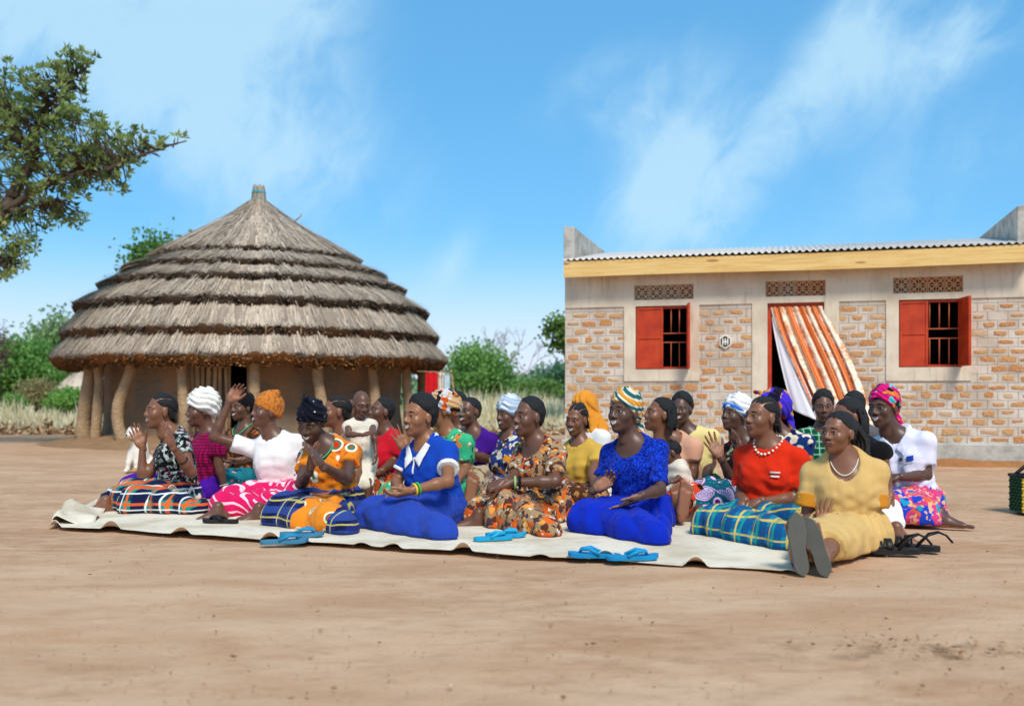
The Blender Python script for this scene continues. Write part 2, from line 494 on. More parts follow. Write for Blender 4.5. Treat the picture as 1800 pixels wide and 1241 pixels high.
    V = np.concatenate([np.stack([(r + .05 * np.sin(A * 5)) * np.cos(A), (r + .05 * np.sin(A * 5)) * np.sin(A), z + .012 * vnoise((A * 20, A * 0 + r, A * 0), 4)], -1) for r, z in prof])
    obj_np('earth_step', V, gridfaces(4, 121), plain('packed_earth', lin((150, 116, 84)), .95, .3, 5, bump=.7, bscale=18, bdist=.03), root)
    # posts: photo column at top and bottom, ring radius, radius, bends
    rr = random.Random(3)
    posts = [(158, 146, 3.02, .105, (.02, -.03)), (172, 166, 3.0, .075, (.05, -.02)), (228, 220, 2.98, .085, (-.10, -.05)), (322, 320, 3.0, .075, (.01, .02)),
             (446, 446, 3.0, .080, (.01, -.01)), (556, 570, 3.0, .085, (0, .02)), (655, 656, 3.0, .080, (.03, .01)), (716, 716, 3.0, .075, (0, .02)), (741, 742, 2.98, .08, (.02, 0))]
    for pt, pb, R, rad, bend in posts:
        A1, A0 = ang(pt, R), ang(pb, R + .04)
        P = []
        for i in range(11):
            t = i / 10; a = A0 + (A1 - A0) * t; rr_ = R + .04 * (1 - t)
            off = bend[0] * math.sin(math.pi * t * 1.3) + bend[1] * math.sin(math.pi * 2 * t)
            P.append((rr_ * math.cos(a) + off, rr_ * math.sin(a), .0 + t * 1.62))
        mb = MB(); mb.tube(P, [rad * (1.18 - .25 * t + .08 * math.sin(t * 14 + pt)) for t in np.linspace(0, 1, 11)], 12); mb.build('post', bark, root)
    for a in np.linspace(.2, 2.9, 9):
        mb = MB(); mb.tube([(3 * math.cos(a), 3 * math.sin(a), z) for z in (0, .5, 1, 1.6)], (.09, .08, .08, .07), 10); mb.build('post', bark, root)
    for i, px in enumerate((340, 350, 358, 368, 377, 386, 397)):
        a = ang(px, 2.72); r = 2.72 + .03 * (i % 2)
        mb = MB(); mb.tube([(r * math.cos(a) + .02 * math.sin(z * 3 + i), r * math.sin(a), z) for z in (0, .6, 1.2, 1.9)], rr.uniform(.024, .05), 8); mb.build('door_pole', bark, root)
    for px in (402, 438):
        a = ang(px, 2.66)
        mb = MB(); mb.tube([(2.66 * math.cos(a), 2.66 * math.sin(a), z) for z in (0, .7, 1.9)], .035, 8); mb.build('door_frame_pole', bark, root)


make_hut()


# ------------------------------------------------------------------ brick house
def make_house():
    YAW = math.radians(15.4)
    root = empty('brick_house', (.664, 12.5, 0), -YAW)
    tag(root, 'small one storey house of smeared orange brick with pale plaster bands', 'house')
    plaster = Mat('cement_plaster', .9, .15); v = plaster.coord()
    n = plaster.noise(v, 2.2, 5, .6); n2 = plaster.noise(plaster.map(v, (7, 1, 1)), 2.5, 4)
    pc = plaster.mix(n.step(.35, .7), lin((224, 209, 187)), lin((198, 181, 158)))
    _, _, pz = plaster.xyz(v)
    pc = plaster.mix(n2.step(.52, .78) * .35, pc, lin((128, 116, 100)))
    plaster.col(pc); plaster.bump(plaster.noise(v, 45, 4), .2, .008); plaster = plaster.m
    cement = Mat('grey_cement', .9, .15); v = cement.coord()
    cement.col(cement.mix(cement.noise(v, 5, 5, .65).step(.38, .68), lin((190, 184, 174)), lin((150, 146, 136)))); cement.bump(cement.noise(v, 40, 4), .3, .01); cement = cement.m
    mort = Mat('smeared_mortar', .95, .1); v = mort.coord(); vw = mort.warp(v, .012, 9)
    x, y, z = mort.xyz(vw)
    row = ((z - .23) / .1); par = (row.floor() * .5).frac() * 2
    fx = (x / .212 + par * .5 + .02).frac(); fz = row.frac()
    ln = (fx - .5).abs().step(.475, .497).max(((fz - .5).abs()).step(.455, .495))
    sm = mort.noise(v, 26, 4, .6); lg = mort.noise(v, 3, 4)
    c = mort.mix(lg.step(.3, .7), lin((216, 202, 188)), lin((186, 170, 152)))
    c = mort.mix(sm.step(.55, .75) * .45, c, lin((150, 132, 110)))
    c = mort.mix(ln * .55, c, lin((122, 108, 90)))
    mort.col(c); mort.bump(sm * .6 - ln * .9, .6, .012); mort = mort.m
    brickm = Mat('fired_brick', .92, .1); v = brickm.coord('Object'); r = brickm.rand()
    n = brickm.noise(v, 38, 4, .6)
    bc = brickm.mix(r, lin((194, 124, 58)), lin((208, 162, 104)))
    bc = brickm.mix(n.step(.42, .68) * .6, bc, lin((160, 84, 34)))
    bc = brickm.mix((brickm.noise(v, 60, 3).step(.50, .62)).max((r * 7.3).frac().step(.76, .97)) * .62, bc, lin((198, 180, 158)))
    brickm.col(bc); brickm.bump(n, .7, .012); brickm = brickm.m
    dark = plain('room_shade_dark', lin((70, 62, 56)))  # dark colour carries the shade of the room and vent recesses

    W = 5.30
    def bx(name, mat, parent, *a, bv=.004):
        mb = MB(); mb.box(*a); o = mb.build(name, mat, parent, smooth=False)
        if bv: bevel(o, bv, 1)
        return o
    # plaster bands and surrounds
    band = MB()
    band.box(0, W, 0, .14, 2.138, 2.47)
    for a, b in ((0, .875), (1.595, 2.444), (3.123, 3.867), (4.611, W)): band.box(a, b, 0, .14, 1.955, 2.138)
    band.box(0, W, 0, .14, 1.88, 1.955)
    band.build('plaster_band', plaster, root, smooth=False)
    for xa, xb, oa, ob, zb in ((.748, 1.663, .889, 1.547, .96), (3.79, 4.70, 3.929, 4.60, .95)):
        mb = MB(); mb.box(xa, oa, 0, .14, zb, 1.88); mb.box(ob, xb, 0, .14, zb, 1.88); mb.box(oa, ob, 0, .14, zb, 1.105)
        mb.build('window_surround', plaster, root, smooth=False)
    mb = MB(); mb.box(2.286, 2.464, 0, .14, .23, 1.88); mb.box(3.11, 3.275, 0, .14, .23, 1.88); mb.build('door_surround', plaster, root, smooth=False)
    # mortared brick wall and the bricks that show through it
    wl = MB()
    panels = [(0, .748, .23, 1.88), (1.663, 2.286, .23, 1.88), (3.275, 3.79, .23, 1.88), (4.70, W, .23, 1.88), (.748, 1.663, .23, .96), (3.79, 4.70, .23, .95)]
    walls = []
    for a, b, c_, d in panels:
        wl = MB(); wl.box(a, b, .016, .13, c_, d); walls.append(wl.build('brick_wall', mort, root, smooth=False))
    rng = np.random.RandomState(11)
    for rw in range(17):
        z = .23 + .1 * (rw + .5)
        off = 0 if rw % 2 == 0 else .5
        for i in range(-1, 27):
            x = (i + .5 - off - .02) * .212
            ok = False
            for a, b, c_, d in panels:
                if a - .06 < x < b + .06 and c_ < z < d - .03: ok = True; pa, pb = a, b
            if not ok: continue
            full = [p for p in panels if p[2] < z < p[3]]
            xl = min((p[0] for p in full if p[0] - .3 < x < p[1] + .3), default=0); xr = W
            if rng.uniform() < .06: continue
            n = 14; t = np.arange(n) / n * 2 * math.pi + rng.uniform(0, .4)
            w_, h_ = rng.choice([rng.uniform(.030, .060), rng.uniform(.056, .088)], p=[.2, .8]), rng.uniform(.014, .033)
            sx = np.sign(np.cos(t)) * np.abs(np.cos(t)) ** .35 * w_ * (1 + rng.normal(0, .07, n)); sz = np.sign(np.sin(t)) * np.abs(np.sin(t)) ** .45 * h_ * (1 + rng.normal(0, .14, n))
            cx, cz = x + rng.normal(0, .012), z + rng.normal(0, .007)
            vx = cx + sx; vz = cz + sz + sx * rng.normal(0, .05)
            # keep inside the brick panels of this course
            lo = hi = None
            spans = sorted((p[0], p[1]) for p in full); merged = []
            for a, b in spans:
                if merged and a - merged[-1][1] < .01: merged[-1][1] = b
                else: merged.append([a, b])
            for a, b in merged:
                if a <= cx <= b: lo, hi = a + .006, b - .006
            if lo is None: continue
            vx = np.clip(vx, lo, hi)
            if vx.max() - vx.min() < .03: continue
            fr = .0105 + rng.uniform(-.002, .002)
            front = np.stack([vx, np.full(n, fr), vz], -1); mid_ = np.array([[vx.mean(), fr - .002, vz.mean()]])
            back = np.stack([cx + (vx - cx) * 1.06, np.full(n, .0175), cz + (vz - cz) * 1.1], -1); back[:, 0] = np.clip(back[:, 0], lo - .004, hi + .004)
            o0 = np.array([cx, 0, cz])
            V = np.concatenate([front, back, mid_]) - o0
            j = np.arange(n); k = (j + 1) % n
            b_ = obj_np('brick', V, [np.stack([j, k, np.full(n, 2 * n)], 1), np.stack([j, n + j, n + k, k], 1)], brickm, walls[min(range(6), key=lambda q: (0 if panels[q][2] < z < panels[q][3] else 9) + abs(x - (panels[q][0] + panels[q][1]) / 2))], smooth=False)
            b_.location = o0
    # plinth with a strip of washed soil
    bx('plinth', cement, root, -.04, W + .04, -.055, .12, .0, .235, bv=.012)
    A = np.linspace(-.2, W + .3, 90); prof = [(-.05, .062), (-.09, .050), (-.14, .018), (-.24, -.03)]
    V = np.concatenate([np.stack([A, np.full(90, y) - .02 * np.sin(A * 3), z + .010 * np.sin(A * 7 + 2 * np.sin(A * 3))], -1) for y, z in prof])
    obj_np('soil_strip', V, gridfaces(4, 90), plain('red_soil', lin((160, 108, 66)), .95, .3, 9, bump=.7, bscale=30, bdist=.02), root)
    # side walls with parapets, back wall, room floor
    for x0, x1 in ((-.015, .115), (W - .13, W + .005)):
        V = []
        for x_ in (x0, x1):
            V += [(x_, .0 - .003, 2.47), (x_, 2.3, 2.47), (x_, 4.4, 2.47), (x_, -.003, 2.90), (x_, 2.3, 2.90), (x_, 4.4, 2.62)]
        Fq = np.array([[0, 1, 4, 3], [1, 2, 5, 4], [9, 10, 7, 6], [10, 11, 8, 7], [3, 4, 10, 9], [4, 5, 11, 10], [0, 3, 9, 6], [2, 8, 11, 5]])
        bevel(obj_np('parapet', np.array(V), Fq, cement, root, smooth=False), .006, 1)
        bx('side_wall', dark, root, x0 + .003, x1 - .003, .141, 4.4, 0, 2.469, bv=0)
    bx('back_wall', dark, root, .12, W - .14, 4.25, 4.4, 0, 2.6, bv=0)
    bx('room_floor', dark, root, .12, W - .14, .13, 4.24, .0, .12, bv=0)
    # roof: corrugated sheets, fascia board
    tin = Mat('galvanised_tin', .55, .4); v = tin.coord(); tin.b.inputs['Metallic'].default_value = .05
    tin.col(tin.mix(tin.noise(v, 4, 4), lin((214, 206, 198)), lin((186, 178, 170)))); tin = tin.m
    for i, (xa, xb) in enumerate(((.03, 1.10), (1.05, 2.12), (2.07, 3.14), (3.09, 4.16), (4.11, W - .01))):
        ns = int((xb - xa) / .0095); xs = np.linspace(xa, xb, ns)
        rows = [(-.25, 2.452), (.6, 2.60), (1.4, 2.735), (2.3, 2.885), (3.3, 2.72), (4.5, 2.52)]
        inner = np.clip(xs, .118, W - .137)
        V = np.concatenate([np.stack([xs if q == 0 else inner, np.full(ns, y), z + .0135 * np.sin(xs / .076 * 2 * math.pi) + .002 * i * 0 + .0025 * (i % 2)], -1) for q, (y, z) in enumerate(rows)])
        o = obj_np('roof_sheet', V, gridfaces(len(rows), ns), tin, root); s_ = o.modifiers.new('solidify', 'SOLIDIFY'); s_.thickness = .003
    pine = Mat('pine_board', .6, .3); v = pine.coord(); x, y, z = pine.xyz(v)
    wv = pine.noise(pine.map(v, (.8, 8, 16)), 2.2, 5, .6, .8)
    kn, _ = pine.voro(pine.map(v, (1.1, 1, 5.5)), 1.6)
    c = pine.mix(wv.step(.35, .7), lin((232, 196, 128)), lin((212, 166, 96)))
    pine.col(pine.mix((.17 - kn).step(0, .06) * .75, c, lin((150, 92, 42)))); pine.bump(wv, .15, .006); pine = pine.m
    mb = MB(); ns = 60; xs = np.linspace(.035, W, ns)
    bow = .006 * np.sin(xs * 1.4)
    V = np.concatenate([np.stack([xs, np.full(ns, y), z + bow], -1) for y, z in ((-.235, 2.235), (-.235, 2.425), (-.205, 2.425), (-.205, 2.235), (-.235, 2.235))])
    o = obj_np('fascia_board', V, np.concatenate([gridfaces(5, ns)]), pine, root, smooth=False)
    mb = MB(); mb.box(.035, .036, -.2345, -.2055, 2.236, 2.424); mb.build('fascia_end', pine, o, smooth=False)
    for xk in np.arange(.5, W, .95):
        mb = MB(); mb.box(xk, xk + .05, -.204, .5, 2.30, 2.42); mb.build('rafter', pine, root, smooth=False)
    bx('soffit', pine, root, .13, W - .14, -.2, .139, 2.426, 2.432, bv=0)
    # vents of pierced blocks
    terr = Mat('vent_block_clay', .9, .1); v = terr.coord(); q = terr.rand()
    terr.col(terr.mix(q.step(.2, .9), lin((188, 158, 132)), terr.mix(terr.noise(v, 14, 3), lin((198, 128, 76)), lin((184, 150, 120))))); terr = terr.m
    for xa, xb in ((.875, 1.595), (2.444, 3.123), (3.867, 4.611)):
        za, zb = 1.955, 2.138
        vt = bx('vent', dark, root, xa, xb, .10, .138, za, zb, bv=0)  # dark backing sheet stands for the shade behind the holes
        nb = 4; cw = (xb - xa) / nb
        for i in range(nb):
            mb = MB(); x0 = xa + i * cw + .002; x1 = x0 + cw - .004; hw = (x1 - x0) / 2; hh = (zb - za) / 2
            y0, y1 = .035, .095; e = .012
            for z_ in (za, za + hh - e / 2, zb - e): mb.box(x0, x1, y0, y1, z_, z_ + e)
            for x_ in (x0, x0 + hw - e / 2, x1 - e):
                for q_ in range(2): mb.box(x_, x_ + e, y0 + .001, y1 - .001, za + e + q_ * hh - (e / 2 if q_ else 0), za + hh - e / 2 + q_ * (hh - e / 2))
            for a in range(2):
                for b in range(2):
                    cx, cz = x0 + hw * (a + .5), za + hh * (b + .5)
                    L = hh * .5
                    for s_ in (1, -1):
                        d = np.array([s_ * .7, 0, .7]) * (L * 1.25); nrm = np.array([-s_ * .7, 0, .7]) * .0085
                        c0, c1 = np.array([cx, 0, cz]) - d, np.array([cx, 0, cz]) + d
                        yy = (y0 + .003, y1 - .003) if s_ > 0 else (y0 + .005, y1 - .005)
                        V = [p + sg * nrm + np.array([0, y_, 0]) for y_ in yy for p, sg in ((c0, -1), (c1, -1), (c1, 1), (c0, 1))]
                        mb.add(V, BOXF[:, ::-1])
                    t = np.arange(8) / 8 * 6.283; rr_ = .020
                    V = np.concatenate([np.stack([cx + rr_ * np.cos(t), np.full(8, y_), cz + rr_ * np.sin(t)], -1) for y_ in (y0 + .001, y1 - .001)])
                    mb.add(V, np.stack([np.arange(8), (np.arange(8) + 1) % 8, 8 + (np.arange(8) + 1) % 8, 8 + np.arange(8)], 1)); mb.add(V[:8], np.array([[7, 6, 5, 4, 3, 2, 1, 0]]))
            mb.build('vent_block', terr, vt, smooth=False)
    # windows
    red = Mat('red_oxide_paint', .5, .35); v = red.coord(); n = red.noise(v, 5, 4)
    c = red.mix(n.step(.35, .7), lin((196, 66, 26)), lin((172, 50, 22)))
    c = red.mix(red.noise(v, 22, 4, .7).step(.64, .74) * .35, c, lin((214, 130, 90))); c = red.mix(red.noise(v, 2.5, 5, .7).step(.55, .72) * .4, c, lin((148, 40, 18))); red.col(c); red.bump(red.noise(v, 6, 3), .1, .01); red = red.m
    barm = plain('painted_bar', lin((188, 96, 62)), .6)
    def shutter(parent, x0, w, z0, z1, hinge=None):
        e = empty('tmp', (0, 0, 0)); bpy.data.objects.remove(e)
        mb = MB(); mb.box(0, w, 0, .010, 0, z1 - z0); o = mb.build('shutter', red, parent, smooth=False)
        fr = MB(); t = .028
        for a in ((0, t, 0, z1 - z0), (w - t, w, 0, z1 - z0), (t, w - t, 0, t), (t, w - t, z1 - z0 - t, z1 - z0), (t, w - t, (z1 - z0) / 2 - .012, (z1 - z0) / 2 + .012)):
            fr.box(a[0], a[1], -.010, -.0005, a[2], a[3]); fr.box(a[0], a[1], .0105, .02, a[2], a[3])
        bevel(fr.build('shutter_frame', red, o, smooth=False), .002, 1)
        o.location = (x0, .022, z0)
        if hinge: o.rotation_euler = (0, 0, hinge)
        return o
    for oa, ob, split, z0, z1, rot in ((.889, 1.547, 1.224, 1.108, 1.872, 0), (3.929, 4.60, 4.245, 1.108, 1.872, 0)):
        fr = MB(); t = .026
        fr.box(oa + .001, oa + t, .035, .075, z0, z1); fr.box(ob - t, ob - .001, .035, .075, z0, z1); fr.box(oa + t, ob - t, .035, .075, z0, z0 + t); fr.box(oa + t, ob - t, .035, .075, z1 - t, z1)
        win = fr.build('window_frame', red, root, smooth=False); bevel(win, .003, 1)
        shutter(win, oa + .012, split - oa - .012, z0 + .006, z1 - .006)
        shutter(win, ob - .03, split - oa - .01, z0 + .004, z1 + .012, -math.radians(82 if oa < 2 else 78))
        zz = (z0 + z1) / 2
        for hz in (zz - .055, zz + .055):
            mb = MB(); mb.box(oa + t, ob - t, .048, .060, hz - .006, hz + .006); mb.build('grille_bar', barm, win, smooth=False)
        for i in range(1, 6):
            xx = oa + t + (ob - oa - 2 * t) * i / 6
            for q0, q1 in ((z0 + t, zz - .062), (zz + .062, z1 - t)):
                mb = MB(); mb.tube([(xx, .054, q0), (xx, .054, q1)], .0065, 8); mb.build('grille_bar', barm, win)
    # door frame and step
    fr = MB(); fr.box(2.466, 2.512, .05, .11, .235, 1.88 - .002); fr.box(3.064, 3.108, .05, .11, .235, 1.878); fr.box(2.512, 3.064, .05, .11, 1.84, 1.878)
    bevel(fr.build('door_frame', red, root, smooth=False), .003, 1)
    # hexagonal plaque
    cx, cz, rr_ = 1.973, 1.43, .088
    wht = plain('plaque_white', lin((232, 226, 214)), .5, .04); blk = plain('plaque_black', lin((44, 36, 32)), .5, .05)
    def hexa(name, mat, r, y0, y1, parent):
        t = np.arange(6) / 6 * 6.283 + math.pi / 6
        V = np.concatenate([np.stack([r * .92 * np.cos(t), np.full(6, y), r * np.sin(t)], -1) for y in (y0, y1)])
        j = np.arange(6); k = (j + 1) % 6
        return obj_np(name, V, [np.array([[0, 1, 2, 3, 4, 5]]), np.array([[11, 10, 9, 8, 7, 6]]), np.stack([k, j, 6 + j, 6 + k], 1)], mat, parent, smooth=False)
    pl = hexa('wall_plaque', wht, rr_, -.012, .014, root); pl.location = (cx, 0, cz); bevel(pl, .003, 1)
    hexa('plaque_field', blk, rr_ * .78, -.0145, -.0125, pl)
    mb = MB(); s_ = .0075
    for x_ in (-.030, 0, .030): mb.box(x_ - s_, x_ + s_, -.018, -.0147, -.040, .040)
    mb.box(-.0225, -.0075, -.018, -.0147, -.0075, .0075); mb.box(.0075, .0225, -.018, -.0147, -.0075, .0075)
    mb.build('plaque_emblem', wht, pl, smooth=False)
    # ---- curtain blown out of the doorway (a thing of its own)
    cur = Mat('curtain_cotton', .9, .1); uv = cur.uv(); x, y, z = cur.xyz(uv)
    u = x * 4.3
    band = ((u.frac() - .5).abs() * -1).step(-.20, -.175)
    dots, _ = cur.voro(cur.map(uv, (34, 62, 1)), 1, rand=.1)
    fl = cur.noise(cur.map(uv, (26, 40, 1)), 1, 3, .6, .4)
    ft, _ = cur.voro(cur.map(uv, (4.3, 5.2, 1), loc=(.5, 0, 0)), 1, rand=.15)
    org = lin((214, 98, 34))
    base = cur.mix((fl.step(.38, .52)) * (.52 - ft).step(0, .2), lin((240, 224, 204)), lin((206, 118, 46)))
    base = cur.mix(fl.step(.53, .62) * .75, base, lin((224, 156, 84)))
    c = cur.mix(band, base, cur.mix((.30 - dots).step(0, .1) * .8, org, lin((244, 206, 160))))
    cur.col(c); cur.bump(cur.noise(uv, 60, 2), .1, .004)
    cur.b.inputs['Subsurface Weight'].default_value = 0
    lining = plain('white_lining', lin((226, 220, 226)), .9, .05)
    ce = empty('door_curtain', (.664, 12.5, 0), -YAW)
    tag(ce, 'orange and white striped curtain blown sideways out of the doorway', 'curtain')
    def sheet(name, mat, tl, tr, bl, br, ztop, zbot, amp, nw, y_out, ph=0, urange=(0, 1), back=0):
        n, m = 110, 60
        U, T = np.meshgrid(np.linspace(0, 1, n), np.linspace(0, 1, m), indexing='ij')
        sp = T ** 1.25
        X = (tl + (tr - tl) * U) * (1 - sp) + (bl + (br - bl) * U) * sp
        Z = ztop + (zbot(U) - ztop) * T
        Yv = -.0 - y_out * T ** 1.4 * (.55 + .45 * U) + amp * (.55 + .6 * T) * np.sin(U * nw * 6.283 + ph + 1.2 * np.sin(U * 9) + .8 * T) + back
        X = X + .10 * np.sin(T * math.pi) * U * (amp > .02) + amp * .5 * np.cos(U * nw * 6.283 + ph) * (.3 + T)
        V = np.stack([X, Yv, Z], -1).reshape(-1, 3)
        o = obj_np(name, V, gridfaces(n, m), mat, ce, uv=np.stack([urange[0] + (urange[1] - urange[0]) * U, T], -1).reshape(-1, 2))
        s_ = o.modifiers.new('solidify', 'SOLIDIFY'); s_.thickness = .004
        return o
    sheet('curtain_cloth', cur.m, 2.50, 3.09, 3.05, 3.60, 1.835, lambda U: .46 + .0 * U, .034, 8, .62, back=.03)
    sheet('curtain_lining', lining, 2.515, 2.64, 2.74, 3.10, 1.72, lambda U: .62 - .16 * U, .012, 1.4, .42, back=.035)
    mb = MB(); mb.tube([(2.47, .055, 1.826), (2.8, .05, 1.815), (3.10, .055, 1.826)], .004, 6); mb.build('curtain_string', barm, ce)


make_house()


# ------------------------------------------------------------------ trees, shrubs, grass
def leafmat(name, dark, light, trans=.35):
    m = Mat(name, .55, .3); t = m.attr('tint')
    c = m.mix(t, dark, light); m.col(c)
    tr = m.new('ShaderNodeBsdfTranslucent'); m.link(m.hsv(c, val=1.5, sat=1.1), tr.inputs[0])
    mx = m.new('ShaderNodeMixShader'); mx.inputs[0].default_value = trans
    m.nt.links.new(m.b.outputs[0], mx.inputs[1]); m.nt.links.new(tr.outputs[0], mx.inputs[2])
    m.nt.links.new(mx.outputs[0], m.nt.nodes['Material Output'].inputs[0])
    return m.m


def leaf_quads(rng, C, D, L, Wd):
    """leaf blades at centres C along directions D: folded diamond of two quads -> 4 verts each here"""
    n = len(C)
    r = rng.normal(size=(n, 3)); s = np.cross(D, r); s /= np.linalg.norm(s, axis=1)[:, None] + 1e-9
    L = np.broadcast_to(L, (n,))[:, None]; Wd = np.broadcast_to(Wd, (n,))[:, None]
    nrm = np.cross(D, s)
    V = np.stack([C, C + D * L * .5 + s * Wd + nrm * Wd * .3, C + D * L - nrm * L * .1, C + D * L * .5 - s * Wd + nrm * Wd * .3], 1).reshape(-1, 3)
    return V, np.arange(4 * n).reshape(n, 4)


wood = plain('tree_bark', lin((92, 78, 66)), .95, .35, 9, bump=.6, bscale=30, bdist=.02)
wood_pale = plain('pale_bark', lin((150, 132, 122)), .95, .25, 9)


def unit(v): return v / (np.linalg.norm(v, axis=-1, keepdims=True) + 1e-9)


def rosette_tree():
    """large tree on the left: rosettes of leathery leaves at the branch ends"""
    Y0 = 15.0
    base = np.array([-9.6, 15.6, 0])
    root = empty('leafy_tree', base)
    tag(root, 'large tree with leathery leaf rosettes reaching in from the left edge', 'tree')
    rng = np.random.RandomState(21)
    # crown lobes: photo column, row, radius in photo pixels, depth
    lobes = [(30, 170, 62, 0), (95, 170, 60, .2), (130, 128, 40, .3), (60, 230, 75, -.2), (140, 235, 58, 0), (185, 262, 48, .1), (225, 268, 30, 0), (262, 250, 22, .1), (290, 258, 16, 0), (316, 243, 9, 0),
             (20, 300, 60, .4), (85, 300, 62, -.3), (130, 318, 45, .2), (175, 305, 34, 0), (205, 312, 26, .2), (110, 372, 30, .2), (135, 385, 16, 0), (60, 375, 40, .1), (25, 400, 45, .2), (15, 450, 36, 0), (45, 440, 26, .1), (5, 476, 20, 0),
             (150, 110, 22, .2), (118, 110, 18, 0), (235, 232, 14, 0), (-60, 200, 110, .5), (-70, 330, 110, .3), (-160, 260, 130, 0), (-60, 120, 70, .4), (-240, 220, 130, .2), (-200, 120, 90, 0), (-290, 330, 110, .2)]
    ends = []
    for px, py, r, d in lobes:
        c = wpt(px, py, Y0 + d); R = r * Y0 / F
        n = int(2.0 + (r / 9.0) ** 2 * (1.45 if px > -20 else .4))
        q = unit(rng.normal(size=(n, 3))) * (rng.uniform(.15, 1.0, (n, 1)) ** .45) * R * np.array([1, 1.2, 1])
        ends.append(c + q)
    E = np.concatenate(ends)
    # branches
    mb = MB()
    fork = wpt(-60, 440, 15.2); n1 = wpt(10, 372, 15.1); n2 = wpt(60, 280, 15.1); n3 = wpt(135, 300, 15.0); n4 = wpt(215, 285, 15.0); n5 = wpt(300, 255, 15.05)
    n6 = wpt(80, 190, 15.2); n7 = wpt(135, 130, 15.3); n8 = wpt(20, 200, 15.3); n9 = wpt(100, 350, 15.1); n10 = wpt(10, 460, 15.1); n11 = wpt(-150, 250, 15.3); n12 = wpt(-130, 150, 15.5); n13 = wpt(-260, 260, 15.4)
    tr = MB()
    tr.tube([base + [0, 0, -.1], base + [.1, -.1, 1.2], base + [.5, -.2, 2.2], fork], [.34, .27, .24, .2], 12)
    sk = [(fork, n1, .17, .13), (n1, n2, .12, .07), (n1, n3, .07, .05), (n3, n4, .05, .03), (n4, n5, .03, .012), (n2, n6, .07, .04), (n6, n7, .04, .015), (n2, n8, .05, .03), (n1, n9, .05, .02), (fork, n10, .06, .03), (fork, n11, .14, .08), (n11, n12, .08, .04), (n11, n13, .08, .04)]
    for a, b, r0, r1 in sk:
        m_ = (a + b) / 2 + rng.normal(0, .07, 3); tr.tube([a, (a * .75 + m_ * .25) * .5 + (a + m_) * .25, m_, b], np.linspace(r0, r1, 4), 8)
    t_ = tr.build('trunk', wood, root); 
    nodes = np.array([x for a, b, _, _ in sk for x in [a * (1 - t) + b * t for t in np.linspace(.15, 1, 7)]])
    tw = MB()
    for e in E:
        d = np.linalg.norm(nodes - e, axis=1); k = np.argmin(d + rng.uniform(0, .25, len(d))); a = nodes[k]
        m_ = (a + e) / 2 + rng.normal(0, .05, 3) + np.array([0, 0, -.04])
        tw.tube([a, m_, e], [.014, .010, .005], 4, cap=False)
    tw.build('twigs', wood, root)['kind'] = 'stuff'
    nl = 9
    C = np.repeat(E, nl, 0)
    outd = unit(E - np.array([wpt(20, 330, 15.1)])) * .6 + np.array([0, 0, .55])
    D = unit(np.repeat(outd, nl, 0) + rng.normal(0, .75, (len(C), 3)))
    V, Fq = leaf_quads(rng, C + D * .015, D, rng.uniform(.07, .13, len(C)), rng.uniform(.015, .026, len(C)))
    tint = np.clip(np.repeat(rng.uniform(0, .8, len(E)), nl) + rng.normal(0, .15, len(C)), 0, 1)
    for o in (t_, root.children[1]): pass
    lv = obj_np('crown', V, Fq, leafmat('leathery_leaf', lin((80, 104, 54)), lin((192, 200, 132)), .55), root, smooth=False, tint=tint)
    lv['kind'] = 'stuff'
    for o in root.children: o.matrix_parent_inverse = Matrix.Translation(-Vector(base))


rosette_tree()


def bush_tree(name, label, cat, px, py_top, Y, half_px, py_base, seed, leaf=(.05, .02), n=4500, dark=(44, 84, 34), light=(132, 176, 84), trunk_h=.35, flat=1., group=None, clump=.30, mat=None):
    X = (px - 900) / F * Y; top = H + (HZ - py_top) * Y / F; R = half_px * Y / F
    root = empty(name, (X, Y, 0)); tag(root, label, cat, group)
    rng = np.random.RandomState(seed)
    zb = max(.02, min(top * .8, H + (HZ - py_base) * Y / F)); hz = (top - zb) / 2; c = np.array([0, 0, zb + hz])
    K = 46
    q = unit(rng.normal(size=(K, 3))) * rng.uniform(.35, 1, (K, 1)) ** .5 * np.array([R, R * .9, hz]) * .86
    q[:, 2] *= flat
    C = c + q
    per = n // K
    P = np.repeat(C, per, 0) + rng.normal(0, clump, (per * K, 3)) * np.array([R, R, hz]) * rng.uniform(.5, 1.0, (per * K, 1))
    P = P[P[:, 2] > .05]
    D = unit(rng.normal(size=P.shape) + np.array([0, 0, .25]))
    V, Fq = leaf_quads(rng, P, D, rng.uniform(.7, 1.3, len(P)) * leaf[0] * 2, rng.uniform(.7, 1.2, len(P)) * leaf[1] * 2)
    tint = np.clip(.5 * rng.uniform(0, 1, len(P)) + .5 * np.repeat(rng.uniform(0, 1, K), per)[:len(P)], 0, 1)
    o = obj_np('crown', V, Fq, mat or leafmat(name + '_leaf', lin(dark), lin(light)), root, smooth=False, tint=tint); o['kind'] = 'stuff'
    mb = MB(); r0 = .035 * top + .02
    mb.tube([(0, 0, -.05), (.04, 0, top * .2), (0, .03, top * .45)], [r0, r0 * .75, r0 * .6], 8)
    for p in C[::3]: mb.tube([(0, .02, top * rng.uniform(.15, .45)), (p + np.array([0, 0, top * .3])) * .5, p], [r0 * .45, r0 * .3, r0 * .1], 5, cap=False)
    mb.build('trunk', wood, root)
    return root


